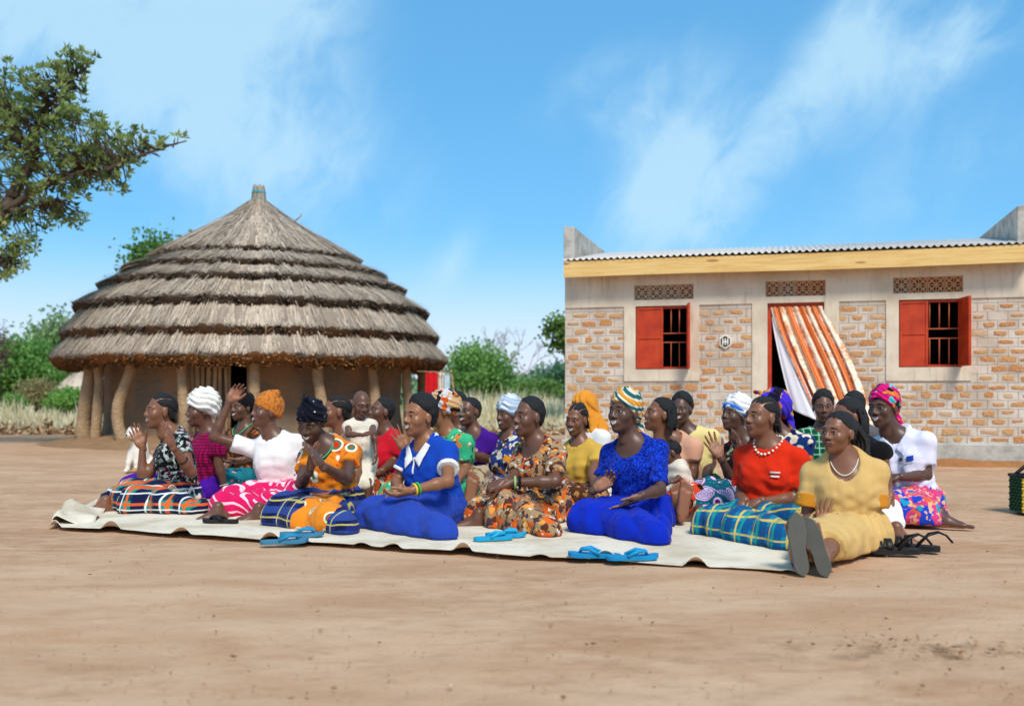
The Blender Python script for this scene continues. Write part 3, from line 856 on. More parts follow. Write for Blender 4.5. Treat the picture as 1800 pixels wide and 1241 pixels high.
bush_tree('round_tree', 'bright green bushy tree between the hut and the brick house', 'tree', 842, 612, 36, 62, 712, 1, n=6500, leaf=(.065, .03), dark=(60, 106, 48), light=(150, 190, 106))
bush_tree('shrub', 'low dull green shrub right of the bright green bushy tree', 'shrub', 935, 668, 44, 62, 715, 2, n=4500, leaf=(.07, .03), dark=(60, 92, 44), light=(128, 160, 84))
bush_tree('house_corner_tree', 'leafy tree peeping out beside the left corner of the brick house', 'tree', 1004, 552, 24, 44, 622, 3, n=2600, leaf=(.055, .025), dark=(52, 82, 34), light=(146, 172, 92))
bush_tree('dark_tree', 'dark green tree at the house corner, under the pale leafy branch', 'tree', 1000, 634, 62, 46, 705, 4, n=2600, leaf=(.12, .05), dark=(50, 88, 66), light=(104, 146, 104))
bush_tree('hut_tree', 'treetop rising behind the left slope of the thatch roof', 'tree', 283, 420, 28, 62, 560, 5, n=4200, leaf=(.065, .03), dark=(46, 80, 36), light=(128, 168, 84))
bush_tree('tall_left_tree', 'tall green tree paled with painted haze at the left eave of the thatched hut', 'tree', 108, 560, 46, 64, 690, 6, n=8200, leaf=(.10, .04), dark=(84, 112, 66), light=(158, 184, 124))  # leaf colours lightened and greyed to carry distance haze
bush_tree('left_edge_tree', 'broad green tree at the left edge under the big tree', 'tree', 30, 604, 42, 88, 705, 7, n=9500, leaf=(.09, .04), dark=(60, 104, 46), light=(134, 176, 90))
bush_tree('thorn_tree', 'thin reddish twiggy tree at the far left edge', 'tree', -6, 568, 40, 28, 650, 8, n=700, leaf=(.05, .02), dark=(96, 84, 74), light=(150, 130, 112))
bush_tree('shrub', 'light green shrub in dry grass left of the hut posts', 'shrub', 116, 684, 27, 34, 722, 9, n=3000, leaf=(.045, .014), dark=(74, 122, 50), light=(150, 190, 100))
bush_tree('shrub', 'small green shrub at the left edge beside the tiny far hut', 'shrub', 26, 694, 26, 20, 722, 10, n=1300, leaf=(.04, .014), dark=(70, 118, 50), light=(144, 184, 96))
bush_tree('shrub', 'brownish dry shrub in front of the left green trees', 'shrub', 66, 664, 30, 32, 715, 12, n=1800, leaf=(.05, .012), dark=(120, 108, 72), light=(176, 164, 118))


def bare_tree():
    Y = 52; X = (868 - 900) / F * Y
    root = empty('bare_tree', (X, Y, 0)); tag(root, 'leafless tree with spreading pale twigs behind the bright green tree', 'tree')
    rng = np.random.RandomState(4); mb = MB()
    def grow(p, d, L, r, lev):
        q = p + d * L; m_ = (p + q) / 2 + rng.normal(0, .06 * L, 3)
        mb.tube([p, m_, q], [r, r * .85, r * .65], 5, cap=False)
        if lev == 0: return
        for _ in range(3 if lev > 1 else 4):
            nd = unit(d + rng.normal(0, .55, 3) * np.array([1, 1, .6]) + np.array([0, 0, .12])); grow(q, nd, L * rng.uniform(.55, .8), r * .6, lev - 1)
    for dx in (-.35, .0, .55): grow(np.array([dx * .6, 0, .0]), unit(np.array([dx * .7, 0, 1.2])), 1.55, .07, 4)
    mb.build('trunk', wood_pale, root)


bare_tree()


def far_woods():
    rng = np.random.RandomState(9); Ps = []
    for i in range(260):
        Y = rng.uniform(110, 170); px = rng.uniform(-150, 1950); R = rng.uniform(1.6, 3.4)
        X = (px - 900) / F * Y; h = rng.uniform(2.6, 4.6) * (1.15 if 860 < px < 1000 else 1)
        n = 110; q = unit(rng.normal(size=(n, 3))) * rng.uniform(.4, 1, (n, 1)) * np.array([R, R, h * .55]); Ps.append(np.array([X, Y, h * .5]) + q)
    P = np.concatenate(Ps); P = P[P[:, 2] > -.2]
    D = unit(rng.normal(size=P.shape)); V, Fq = leaf_quads(rng, P, D, .9, .34)
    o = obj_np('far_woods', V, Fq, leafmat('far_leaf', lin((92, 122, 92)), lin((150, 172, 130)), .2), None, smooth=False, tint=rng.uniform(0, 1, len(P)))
    tag(o, 'hazy line of far trees along the horizon', 'woods', kind='stuff')


far_woods()


def dry_grass():
    rng = np.random.RandomState(13); segs = []
    def patch(n, pxa, pxb, Ya, Yb, ha, hb, lean=.25):
        Y = rng.uniform(Ya, Yb, n); px = rng.uniform(pxa, pxb, n); X = (px - 900) / F * Y
        clump = .6 + .6 * vnoise((X * 1.3, Y * 1.3, X * 0), 2)
        h = rng.uniform(ha, hb, n) * np.clip(clump, .35, 1.4)
        segs.append(np.stack([X, Y, h, np.full(n, lean)], -1))
    patch(9000, 770, 1020, 25, 42, .35, 1.0)
    patch(5000, 770, 1020, 23.5, 27, .2, .55)
    patch(6000, -60, 260, 25, 36, .3, .85)
    patch(4000, -60, 230, 22.5, 27, .1, .35, .6)
    patch(3000, 770, 1020, 22, 24, .08, .3, .7)
    A = np.concatenate(segs); n = len(A)
    az = rng.uniform(0, 6.283, n); ln = A[:, 3] * rng.uniform(.3, 1.6, n) * A[:, 2]
    b = np.stack([A[:, 0], A[:, 1], 0 * az - .02], -1); tip = b + np.stack([np.cos(az) * ln, np.sin(az) * ln, A[:, 2]], -1)
    mid = b * .45 + tip * .55 + np.stack([0 * az, 0 * az, .12 * A[:, 2]], -1)
    w = np.stack([np.ones(n) * .014, 0 * az, 0 * az], -1) * rng.uniform(.5, 1.4, (n, 1))
    V = np.stack([b - w, b + w, mid + w * .8, mid - w * .8, tip], 1).reshape(-1, 3); k = np.arange(n) * 5
    Fq = np.stack([k, k + 1, k + 2, k + 3], 1); Ft = np.stack([k + 3, k + 2, k + 4], 1)
    t = rng.uniform(0, 1, n)
    o = obj_np('dry_grass', V, [Fq, Ft], leafmat('dry_grass_blade', lin((178, 164, 124)), lin((232, 224, 194)), .3), None, smooth=False, tint=np.concatenate([t, t]))
    tag(o, 'tall pale dry grass beyond the yard', 'grass', kind='stuff')
    # leaf litter and clods along the edge of the yard
    n = 5200; Y = rng.uniform(20.6, 27, n); px = np.where(rng.uniform(size=n) < .55, rng.uniform(-40, 250, n), rng.uniform(760, 1010, n)); X = (px - 900) / F * Y
    rows = .10 * np.maximum(0, np.sin(Y * 3.1 + .6 * np.sin(X * 1.1)))
    P = np.stack([X, Y, rows * rng.uniform(.2, 1, n)], -1); D = unit(rng.normal(size=(n, 3)) * np.array([1, 1, .35]))
    V, Fq = leaf_quads(rng, P, D, rng.uniform(.08, .34, n), rng.uniform(.015, .06, n))
    lm = Mat('field_litter', .95, .1); t = lm.attr('tint'); lm.col(lm.mix(t, lin((112, 78, 52)), lin((206, 176, 138))))
    o = obj_np('field_litter', V, Fq, lm.m, None, smooth=False, tint=rng.uniform(0, 1, n))
    tag(o, 'dry stalks and leaf litter on the bare field edge', 'litter', kind='stuff')
    # scraps on the swept earth
    n = 170; c = rng.uniform(size=n)
    px = np.where(c < .5, rng.normal(1640, 110, n), rng.uniform(0, 1800, n)); py = np.where(c < .5, 1135 + (px - 1640) * .06 + rng.normal(0, 9, n), rng.uniform(960, 1230, n))
    P = np.array([gpt(a, b) for a, b in zip(px, py)]); P[:, 2] = .000
    D = unit(rng.normal(size=(n, 3)) * np.array([1, 1, .12])); V, Fq = leaf_quads(rng, P, D, rng.uniform(.006, .030, n), rng.uniform(.002, .006, n))
    lm = Mat('yard_scrap', .95, .1); t = lm.attr('tint'); lm.col(lm.mix(t, lin((104, 78, 54)), lin((172, 134, 98))))
    tag(obj_np('yard_scraps', V, Fq, lm.m, None, smooth=False, tint=rng.uniform(0, 1, n)), 'crumbs of dry leaf and twig on the sand', 'litter', kind='stuff')


dry_grass()


def soil_crumbs():
    rng = np.random.RandomState(31); n = 1700
    Y = 2.2 + 11 * rng.uniform(0, 1, n) ** 1.6; X = (rng.uniform(-40, 1840, n) - 900) / F * Y
    t = (1 + 5 ** .5) / 2; I = unit(np.array([(-1, t, 0), (1, t, 0), (-1, -t, 0), (1, -t, 0), (0, -1, t), (0, 1, t), (0, -1, -t), (0, 1, -t), (t, 0, -1), (t, 0, 1), (-t, 0, -1), (-t, 0, 1)], float))
    T = np.array([(0, 11, 5), (0, 5, 1), (0, 1, 7), (0, 7, 10), (0, 10, 11), (1, 5, 9), (5, 11, 4), (11, 10, 2), (10, 7, 6), (7, 1, 8), (3, 9, 4), (3, 4, 2), (3, 2, 6), (3, 6, 8), (3, 8, 9), (4, 9, 5), (2, 4, 11), (6, 2, 10), (8, 6, 7), (9, 8, 1)])
    s = rng.uniform(.0014, .0038, n) * np.where(rng.uniform(size=n) < .06, 1.8, 1)
    V = I[None] * (1 + rng.normal(0, .18, (n, 12, 1))) * s[:, None, None] * np.array([1.3, 1.1, .6]) + np.stack([X, Y, -.004 + 0 * X], -1)[:, None]
    m = Mat('soil_crumb', .95, .1); t_ = m.attr('tint'); m.col(m.mix(t_, lin((160, 120, 86)), lin((208, 174, 138))))
    tag(obj_np('soil_crumbs', V.reshape(-1, 3), (T[None] + 12 * np.arange(n)[:, None, None]).reshape(-1, 3), m.m, None, tint=np.repeat(rng.uniform(0, 1, n), 20)), 'small crumbs of earth strewn over the yard', 'soil', kind='stuff')


soil_crumbs()


def far_hut(px, py_top, py_eave, half, Y, label):
    X = (px - 900) / F * Y; R = half * Y / F; zt = H + (HZ - py_top) * Y / F; ze = H + (HZ - py_eave) * Y / F
    root = empty('far_hut', (X, Y, 0)); tag(root, label, 'hut', 'small huts far behind')
    n = 24; a = np.arange(n) / n * 6.283
    def rev(prof, name, mat, tint):
        V = np.concatenate([np.stack([r * np.cos(a), r * np.sin(a), np.full(n, z)], -1) for r, z in prof])
        Fq = np.concatenate([np.stack([i * n + np.arange(n), i * n + (np.arange(n) + 1) % n, (i + 1) * n + (np.arange(n) + 1) % n, (i + 1) * n + np.arange(n)], 1) for i in range(len(prof) - 1)])
        return obj_np(name, V, Fq, mat, root, tint=np.full(len(Fq), tint))
    th = zt - ze
    r_ = rev([(R * .8, ze), (R, ze), (R * .9, ze + th * .25), (R * .55, ze + th * .62), (R * .15, ze + th * .92), (.04, zt), (.05, zt + .12), (.01, zt + .2)], 'roof', straw, .75)
    strands(np.random.RandomState(int(px)), .1, zt, R, ze + .02, 1500, .5, .012, .05, 'thatch_straw', straw, r_, shade=(.3, 1))
    rev([(R * .75, 0), (R * .75, ze + .1)], 'wall', mud, 0)


far_hut(13, 674, 692, 19, 60, 'tiny pointed hut roof far off at the left edge')
far_hut(140, 652, 690, 42, 38, 'grey far thatch roof half hidden behind the big hut posts')


# ------------------------------------------------------------------ implicit surfaces (smooth unions -> one continuous mesh)
def surface_nets(V, lo, h):
    s = V < 0
    c = [(i, j, k) for i in (0, 1) for j in (0, 1) for k in (0, 1)]
    n = [d - 1 for d in V.shape]
    sl = lambda A, o: A[o[0]:o[0] + n[0], o[1]:o[1] + n[1], o[2]:o[2] + n[2]]
    cnt = np.zeros(n, np.int8)
    for o in c: cnt += sl(s, o)
    act = (cnt > 0) & (cnt < 8)
    I = np.argwhere(act)
    vals = np.stack([V[I[:, 0] + o[0], I[:, 1] + o[1], I[:, 2] + o[2]] for o in c], 1)
    acc = np.zeros((len(I), 3)); w = np.zeros(len(I)); C = np.array(c, float)
    for a in range(8):
        for b in range(a + 1, 8):
            if np.abs(C[a] - C[b]).sum() != 1: continue
            va, vb = vals[:, a], vals[:, b]; m = (va < 0) != (vb < 0)
            t = np.where(m, va / np.where(m, va - vb, 1), 0)
            acc += np.where(m[:, None], C[a] + t[:, None] * (C[b] - C[a]), 0); w += m
    P = (I + acc / w[:, None]) * h + lo
    vid = np.full(n, -1, np.int64); vid[act] = np.arange(len(I))
    Q = []
    for ax in range(3):
        o1 = [0, 0, 0]; o1[ax] = 1
        A = s[tuple(slice(0, d - o) for d, o in zip(s.shape, o1))]; B = s[tuple(slice(o, d) for d, o in zip(s.shape, o1))]
        E_ = np.argwhere(A != B); u, v = [x for x in range(3) if x != ax]
        E_ = E_[(E_[:, u] > 0) & (E_[:, v] > 0) & (E_[:, u] < n[u]) & (E_[:, v] < n[v])]
        if not len(E_): continue
        ins = A[E_[:, 0], E_[:, 1], E_[:, 2]]
        def cell(du, dv):
            X = E_.copy(); X[:, u] += du; X[:, v] += dv; return vid[X[:, 0], X[:, 1], X[:, 2]]
        q = np.stack([cell(-1, -1), cell(0, -1), cell(0, 0), cell(-1, 0)], 1)
        fl = ins if ax != 1 else ~ins
        q[~fl] = q[~fl][:, ::-1]
        Q.append(q)
    Q = np.concatenate(Q); Q = Q[(Q >= 0).all(1)]
    return P, Q


def A3(*v): return np.array(v, float)
def nrm(v): v = np.asarray(v, float); return v / (np.linalg.norm(v) + 1e-12)


class Fld:
    def __init__(s): s.p = []
    def cap(s, a, b, ra, rb=None, k=.03, flat=0, op='u'):
        s.p.append(('c', A3(*a), A3(*b), ra, ra if rb is None else rb, k, flat, op)); return s
    def sph(s, c, r, k=.03, op='u'): return s.cap(c, A3(*c) + A3(0, 0, 1e-4), r, r, k, 0, op)
    def ell(s, c, r, R=None, k=.03, op='u'):
        s.p.append(('e', A3(*c), A3(*r), np.eye(3) if R is None else np.asarray(R, float), k, op)); return s
    def fn(s, f): s.p.append(('f', f)); return s
    def mesh(s, h, pad=.03):
        lo = A3(9e9, 9e9, 9e9); hi = -lo
        for q in s.p:
            if q[0] == 'c' and q[7] == 'u':
                r = max(q[3], q[4]); lo = np.minimum(lo, np.minimum(q[1], q[2]) - r); hi = np.maximum(hi, np.maximum(q[1], q[2]) + r)
            if q[0] == 'e' and q[5] == 'u':
                e = np.sqrt(((q[3].T * q[2]) ** 2).sum(1)); lo = np.minimum(lo, q[1] - e); hi = np.maximum(hi, q[1] + e)
        lo -= pad; hi += pad
        n = np.ceil((hi - lo) / h).astype(int) + 1
        ax = [(lo[i] + np.arange(n[i]) * h).astype(np.float32) for i in range(3)]
        V = np.full(n, .1, np.float32)
        full = (ax[0][:, None, None], ax[1][None, :, None], ax[2][None, None, :])
        for q in s.p:
            if q[0] == 'f': V = q[1](V, *full).astype(np.float32); continue
            if q[0] == 'c':
                _, a, b, ra, rb, k, flat, op = q; r = max(ra, rb); mn, mx = np.minimum(a, b) - r, np.maximum(a, b) + r
            else:
                _, c, r3, R, k, op = q; e = np.sqrt(((R.T * r3) ** 2).sum(1)); mn, mx = c - e, c + e
            m = .1 + k
            i0 = np.clip(np.floor((mn - m - lo) / h).astype(int), 0, n); i1 = np.clip(np.ceil((mx + m - lo) / h).astype(int) + 1, 0, n)
            if (i1 <= i0).any(): continue
            w = tuple(slice(x, y) for x, y in zip(i0, i1))
            X = ax[0][w[0]][:, None, None]; Y = ax[1][w[1]][None, :, None]; Z = ax[2][w[2]][None, None, :]
            if q[0] == 'c':
                ba = b - a; L2 = ba.dot(ba) + 1e-12
                px, py, pz = X - a[0], Y - a[1], Z - a[2]
                tt = (px * ba[0] + py * ba[1] + pz * ba[2]) / L2
                t = np.clip(tt, 0, 1)
                d = np.sqrt((px - t * ba[0]) ** 2 + (py - t * ba[1]) ** 2 + (pz - t * ba[2]) ** 2) - (ra + (rb - ra) * t)
                if flat: d = np.maximum(d, (tt - 1) * math.sqrt(L2))
            else:
                px, py, pz = X - c[0], Y - c[1], Z - c[2]
                u = [(R[i, 0] * px + R[i, 1] * py + R[i, 2] * pz) for i in range(3)]
                k0 = np.sqrt(sum((u[i] / r3[i]) ** 2 for i in range(3))); k1 = np.sqrt(sum((u[i] / r3[i] ** 2) ** 2 for i in range(3))) + 1e-9
                d = k0 * (k0 - 1) / k1
            v = V[w]
            if op == 'u':
                hh = np.maximum(k - np.abs(v - d), 0) / max(k, 1e-6); V[w] = np.minimum(v, d) - hh * hh * k * .25
            else:
                d = -d; hh = np.maximum(k - np.abs(v - d), 0) / max(k, 1e-6); V[w] = np.maximum(v, d) + hh * hh * k * .25
        return surface_nets(V, lo, h)


def face_c(P, Q): return P[Q].mean(1)
def face_n(P, Q): n = np.cross(P[Q[:, 2]] - P[Q[:, 0]], P[Q[:, 3]] - P[Q[:, 1]]); return n / (np.linalg.norm(n, axis=1)[:, None] + 1e-12)


# slots of a body mesh
SKIN, PALM, LIP, TOOTH, EYEW, DARK = range(6)


def make_head(mouth, vox, jaw=1.0):
    f = Fld()
    f.ell((0, .014, .032), (.074, .096, .089), k=.02)
    f.ell((0, -.030, -.030), (.060, .062, .080), k=.03)
    f.ell((0, -.042, -.078), (.042 * jaw, .040, .038), k=.03)
    f.sph((0, -.072, -.100), .016, .03)
    for s in (-1, 1):
        f.sph((s * .044, -.058, -.026), .024, .03)
        f.cap((s * .012, -.086, .026), (s * .050, -.070, .024), .010, .008, .02)
        f.sph((s * .0325, -.098, .004), .0165, .012, 'd')
        f.sph((s * .0325, -.0765, .003), .0135, .003)
        f.cap((s * .019, -.086, .010), (s * .046, -.079, .009), .0052, .004, .006)
        f.ell((s * .077, .012, -.008), (.009, .019, .030), k=.012)
        f.sph((s * .0165, -.098, -.032), .0095, .010)
    f.cap((0, -.088, .014), (0, -.108, -.026), .008, .0115, .014)
    if mouth == 'smile':
        f.ell((0, -.083, -.064), (.036, .018, .020), k=.012)
        f.cap((-.027, -.084, -.052), (.0, -.099, -.0535), .005, .0068, .006); f.cap((.027, -.084, -.052), (.0, -.099, -.0535), .005, .0068, .006)
        f.cap((-.026, -.083, -.057), (.0, -.096, -.0765), .0048, .0085, .006); f.cap((.026, -.083, -.057), (.0, -.096, -.0765), .0048, .0085, .006)
        f.ell((0, -.103, -.0625), (.021, .010, .0068), k=.002, op='d')
    else:
        f.ell((0, -.084, -.062), (.032, .016, .020), k=.012)
        f.cap((-.024, -.086, -.060), (.0, -.101, -.056), .005, .0082, .006); f.cap((.024, -.086, -.060), (.0, -.101, -.056), .005, .0082, .006)
        f.cap((-.022, -.084, -.064), (.0, -.097, -.0715), .005, .0092, .006); f.cap((.022, -.084, -.064), (.0, -.097, -.0715), .005, .0092, .006)
        f.ell((0, -.110, -.0635), (.026, .010, .0016), k=.003, op='d')
    f.cap((0, .02, -.06), (0, .03, -.16), .05, .05, .03)
    P, Q = f.mesh(vox)
    c = face_c(P, Q); m = np.zeros(len(Q), int)
    ax = np.abs(c[:, 0])
    ey = ((ax - .0325) / .0125) ** 2 + ((c[:, 2] - .002) / .0046) ** 2
    m[(ey < 1) & (c[:, 1] < -.074)] = EYEW
    ir = ((ax - .0335) / .0066) ** 2 + ((c[:, 2] - .003) / .0066) ** 2
    m[(ir < 1) & (c[:, 1] < -.074)] = DARK
    m[(ey < 2.2) & (ey >= 1) & (c[:, 2] > .003) & (c[:, 1] < -.07)] = DARK
    br = ((ax - .034) / .020) ** 2 + ((c[:, 2] - .026 + (ax - .034) * .12) / .0042) ** 2
    m[(br < 1) & (c[:, 1] < -.06)] = DARK
    if mouth == 'smile':
        zc = -.0635 + (c[:, 0] / .028) ** 2 * .010
        lp = (ax < .030) & (c[:, 1] < -.08) & (np.abs(c[:, 2] - zc) < .0215 * np.sqrt(np.clip(1 - (ax / .031) ** 2, 0, 1)))
        m[lp & (c[:, 2] < zc + .012)] = LIP
        te = (c[:, 0] / .0225) ** 2 + ((c[:, 2] - zc - .001) / .0078) ** 2
        m[(te < 1) & (c[:, 1] < -.08)] = TOOTH
    else:
        lp = (c[:, 0] / .027) ** 2 + ((c[:, 2] + .0635) / .0165) ** 2
        m[(lp < 1) & (c[:, 1] < -.083)] = LIP
    nb = (ax < .014) & (ax > .004) & (c[:, 2] < -.0365) & (c[:, 2] > -.043) & (c[:, 1] < -.096)
    m[nb] = DARK
    return P, Q, m


def finger_chain(f, b, d, n, L, r, curl):
    """three bones bending towards the palm normal n"""
    p = A3(*b); ang = 0; s = np.array([.45, .31, .24]) * L
    for i in range(3):
        ang += curl[i]; v = d * math.cos(ang) + n * math.sin(ang); q = p + v * s[i]
        f.cap(p, q, r * (1 - .08 * i), r * (.94 - .1 * i), .004); p = q


def make_hand(kind, vox):
    f = Fld(); n = A3(0, 0, 1)
    spread, curl, thc = {'flat': (.07, (.10, .14, .12), .15), 'open': (.20, (.10, .10, .10), .0), 'relax': (.06, (.45, .50, .35), .35), 'grip': (.03, (1.0, 1.25, .8), .8)}[kind]
    kn = [(.030, .082, .078, .0088), (.010, .088, .086, .0090), (-.011, .084, .080, .0086), (-.030, .074, .064, .0078)]
    f.cap((0, -.02, 0), (0, .012, 0), .024, .023, .02)
    for x, y, L, r in kn: f.cap((x * .62, .014, -.002), (x, y, 0), .0150, .0128, .014)
    f.sph((.022, .032, .008), .017, .02); f.sph((-.02, .034, .006), .014, .02)
    for i, (x, y, L, r) in enumerate(kn):
        a = (1.5 - i) * spread; finger_chain(f, (x, y, 0), nrm((math.sin(a), math.cos(a), 0)), n, L, r, curl)
    a = .75 - thc * .35; p = A3(.026, .026, .004); d = nrm((math.sin(a), math.cos(a), .25 + thc * .5))
    f.cap(p, p + d * .034, .0125, .0105, .01); q = p + d * .034; d2 = nrm(d + A3(-.25 * (thc + .3), .25, .2 * thc)); f.cap(q, q + d2 * .030, .0100, .0092, .004); q2 = q + d2 * .030; f.cap(q2, q2 + nrm(d2 + A3(-.1, .2, 0)) * .022, .0092, .0075, .003)
    P, Q = f.mesh(vox)
    nn = face_n(P, Q); c = face_c(P, Q)
    m = np.where((nn[:, 2] > .25) & (c[:, 1] > .0), PALM, SKIN)
    return P, Q, m


def make_foot():
    f = Fld()
    f.cap((0, 0, .02), (0, .0, -.02), .034, .036, .03); f.ell((0, -.032, -.040), (.028, .032, .026), k=.02)
    f.cap((0, .02, -.02), (-.004, .105, -.047), .034, .022, .03); f.cap((.014, .0, -.046), (.022, .11, -.053), .020, .015, .02); f.cap((-.012, 0, -.046), (-.022, .125, -.050), .02, .019, .02)
    for i, (x, y, r) in enumerate(((-.026, .172, .0125), (-.006, .172, .0092), (.009, .164, .0088), (.022, .154, .0085), (.034, .142, .0082))):
        f.cap((x * .92, .125 - i * .006, -.050), (x * 1.12, y + .004, -.054), r * .98, r * .95, .003)
    f.fn(lambda V, X, Y, Z: np.maximum(V, -.067 - Z))
    P, Q = f.mesh(.0048); nn = face_n(P, Q)
    return P, Q, np.where(nn[:, 2] < -.35, PALM, SKIN)


HEADS = {(k, n): make_head(k, v) for k in ('smile', 'closed') for n, v in ((0, .0045), (1, .0062))}
HANDS = {(k, n): make_hand(k, v) for k in ('flat', 'open', 'relax', 'grip') for n, v in ((0, .0049), (1, .0066))}
FOOT = make_foot()

CR = ((0, .014, .032), (.074, .096, .089))   # cranium


def hplane(y0, z0, y1, z1):
    """half space above the line from forehead (y0,z0) to nape (y1,z1)"""
    d = nrm((y1 - y0, z1 - z0)); n = (-d[1], d[0])
    if n[1] < 0: n = (-n[0], -n[1])
    return lambda V, X, Y, Z: np.maximum(V, -(n[0] * (Y - y0) + n[1] * (Z - z0)) + 0 * X)


def hline(y0, z0, y1, z1, fade=.014, thick=.011):
    d = nrm((y1 - y0, z1 - z0)); n = (-d[1], d[0])
    if n[1] < 0: n = (-n[0], -n[1])
    def g(V, X, Y, Z):
        a = np.minimum(n[0] * (Y - y0) + n[1] * (Z - z0), .93 * Y + .36 * Z + .026) + .004 * np.sin(X * 140) + 0 * X
        return np.maximum(V + thick * np.exp(-np.maximum(a, 0) / fade), -a)
    return g


def rough_fn(a, fr, seed=1):
    return lambda V, X, Y, Z: V + a * vnoise((X * fr, Y * fr, Z * fr), seed, 2)


def hair(kind, vox):
    f = Fld(); c, r = CR; r = np.array(r)
    if kind == 'short':
        f.ell(A3(*c), r + .0065, k=.01); f.ell((0, .050, -.025), (.062, .045, .05), k=.02)
        f.fn(hline(-.062, .084, .09, -.085)); f.fn(rough_fn(.0025, 60))
    elif kind == 'afro':
        f.ell(A3(0, .016, .040), r + (.016, .014, .022), k=.01); f.ell((0, .06, -.02), (.066, .045, .055), k=.02)
        f.fn(hline(-.062, .082, .09, -.08, .012, .02)); f.fn(rough_fn(.004, 55))
    elif kind in ('cornrow', 'braids', 'ponytail', 'tuft'):
        f.ell(A3(*c), r + .008, k=.01); f.ell((0, .055, -.03), (.066, .045, .05), k=.02)
        f.fn(hline(-.062, .084, .09, -.085, .012, .010))
        if kind in ('cornrow', 'tuft'):
            f.fn(lambda V, X, Y, Z: V + .050 * np.clip(np.abs(np.sin(np.arctan2(X, Z + .055) * 8.5)) * -1 + .38, 0, .38))
            for x in (-.05, -.03, -.01, .012, .034, .052): f.cap((x, .085, -.02), (x * 1.1, .098, -.075), .011, .008, .006)
        if kind == 'braids':
            f.fn(lambda V, X, Y, Z: V + .010 * np.clip(-np.abs(np.sin(np.arctan2(X, Z + .05) * 7.5)) + .5, 0, .5))
            rr = random.Random(5)
            for i in range(16):
                a = -1.5 + i * .2; x, y = .085 * math.sin(a), .02 + .085 * math.cos(a); z = rr.uniform(.0, .05)
                f.cap((x, y, z), (x * 1.18, y * 1.1 + .005, z - .055), .011, .010, .005); f.cap((x * 1.18, y * 1.1 + .005, z - .055), (x * 1.2, y * 1.12 + .006, z - .10 - rr.uniform(0, .03)), .010, .008, .004)
        if kind == 'ponytail':
            f.ell((0, .095, .055), (.034, .036, .034), k=.02)
            for i in range(7):
                a = (i - 3) * .012; f.cap((a, .11, .05), (a * 2.2 + .01, .135, -.04), .018, .016, .012); f.cap((a * 2.2 + .01, .135, -.04), (a * 2.4 + .02, .118, -.15), .016, .012, .008)
            f.fn(lambda V, X, Y, Z: V + .003 * np.sin(X * 260 + 8 * np.sin(Z * 20)))
        if kind == 'tuft': f.ell((0, .06, .10), (.03, .035, .03), k=.02)
    elif kind == 'baby':
        f.ell(A3(*c), r + .006, k=.01); f.ell((0, .05, -.02), (.064, .045, .05), k=.02)
        f.fn(hline(-.060, .085, .09, -.06)); f.fn(rough_fn(.005, 45))
        for x, y in ((-.03, 0), (.0, -.03), (.03, .0), (.0, .04), (-.03, .05), (.03, .05)): f.sph((x, y, .122), .012, .008)
    elif kind == 'wrap':
        f.ell(A3(0, .018, .040), r + (.013, .016, .020), k=.01); f.ell((0, .07, -.01), (.068, .045, .05), k=.02)
        f.fn(hplane(-.080, .060, .09, -.075)); f.ell((0, .112, -.035), (.03, .028, .026), k=.02)
        f.cap((.0, .115, -.04), (.025, .135, -.13), .022, .030, .01); f.cap((0, .115, -.04), (-.02, .12, -.12), .018, .022, .01)
        f.fn(lambda V, X, Y, Z: V + .0042 * np.sin((Y * .75 + Z * .9 + .25 * np.abs(X)) * 190 + 2.5 * np.sin(X * 25)))
    elif kind == 'sidewrap':      # big soft wrap with a back bulge
        f.ell(A3(0, .022, .046), r + (.018, .020, .024), k=.01); f.ell((0, .095, .03), (.07, .06, .07), k=.03)
        f.fn(hplane(-.082, .060, .12, -.070))
        f.fn(lambda V, X, Y, Z: V + .0055 * np.sin((Y * .5 + Z * 1.0 - .4 * X) * 150 + 3 * np.sin(X * 22 + Y * 18)))
    elif kind == 'turban':
        f.ell(A3(0, .02, .055), r + (.026, .026, .034), k=.01); f.ell((0, .07, -.0), (.072, .05, .055), k=.02)
        f.fn(hplane(-.088, .042, .10, -.055))
        f.fn(lambda V, X, Y, Z: V + .0075 * np.sin((Z * 1.0 + Y * .45 - .35 * X) * 135 + 2.2 * np.sin(X * 30 + Y * 22)) + .003 * np.sin(X * 90 + Z * 60))
    elif kind == 'tall':
        f.ell(A3(0, .014, .040), r + (.018, .016, .018), k=.01); f.ell((0, .06, -.01), (.07, .05, .05), k=.02)
        f.fn(hplane(-.084, .046, .10, -.06))
        f.cap((0, -.03, .09), (.0, -.03, .140), .060, .034, .03); f.cap((.0, -.03, .14), (-.004, -.035, .168), .020, .015, .01); f.cap((-.004, -.035, .165), (.016, -.045, .186), .017, .012, .008); f.cap((-.004, -.035, .165), (-.022, -.02, .184), .014, .010, .008)
        f.fn(lambda V, X, Y, Z: V + .005 * np.sin((Z * .9 + Y * .5 + .5 * X) * 160 + 3 * np.sin(X * 30)))
    elif kind == 'cap':
        f.ell(A3(0, .02, .045), r + (.016, .016, .026), k=.01); f.cap((-.045, .02, .125), (.05, .04, .140), .030, .026, .03); f.sph((.062, .05, .156), .014, .02); f.sph((-.06, .02, .142), .010, .02); f.ell((0, .07, -.0), (.07, .05, .05), k=.02)
        f.fn(hplane(-.084, .040, .10, -.045)); f.fn(lambda V, X, Y, Z: V + .0035 * np.sin(X * 150 + 2 * np.sin(Z * 90)) * np.sin(Z * 150 + 2 * np.sin(Y * 70)))
    elif kind == 'band':
        f.ell(A3(0, .02, .055), r + (.031, .031, .039), k=.01); g1, g2 = hplane(-.088, .044, .10, -.052), hplane(-.088, .074, .10, -.020)
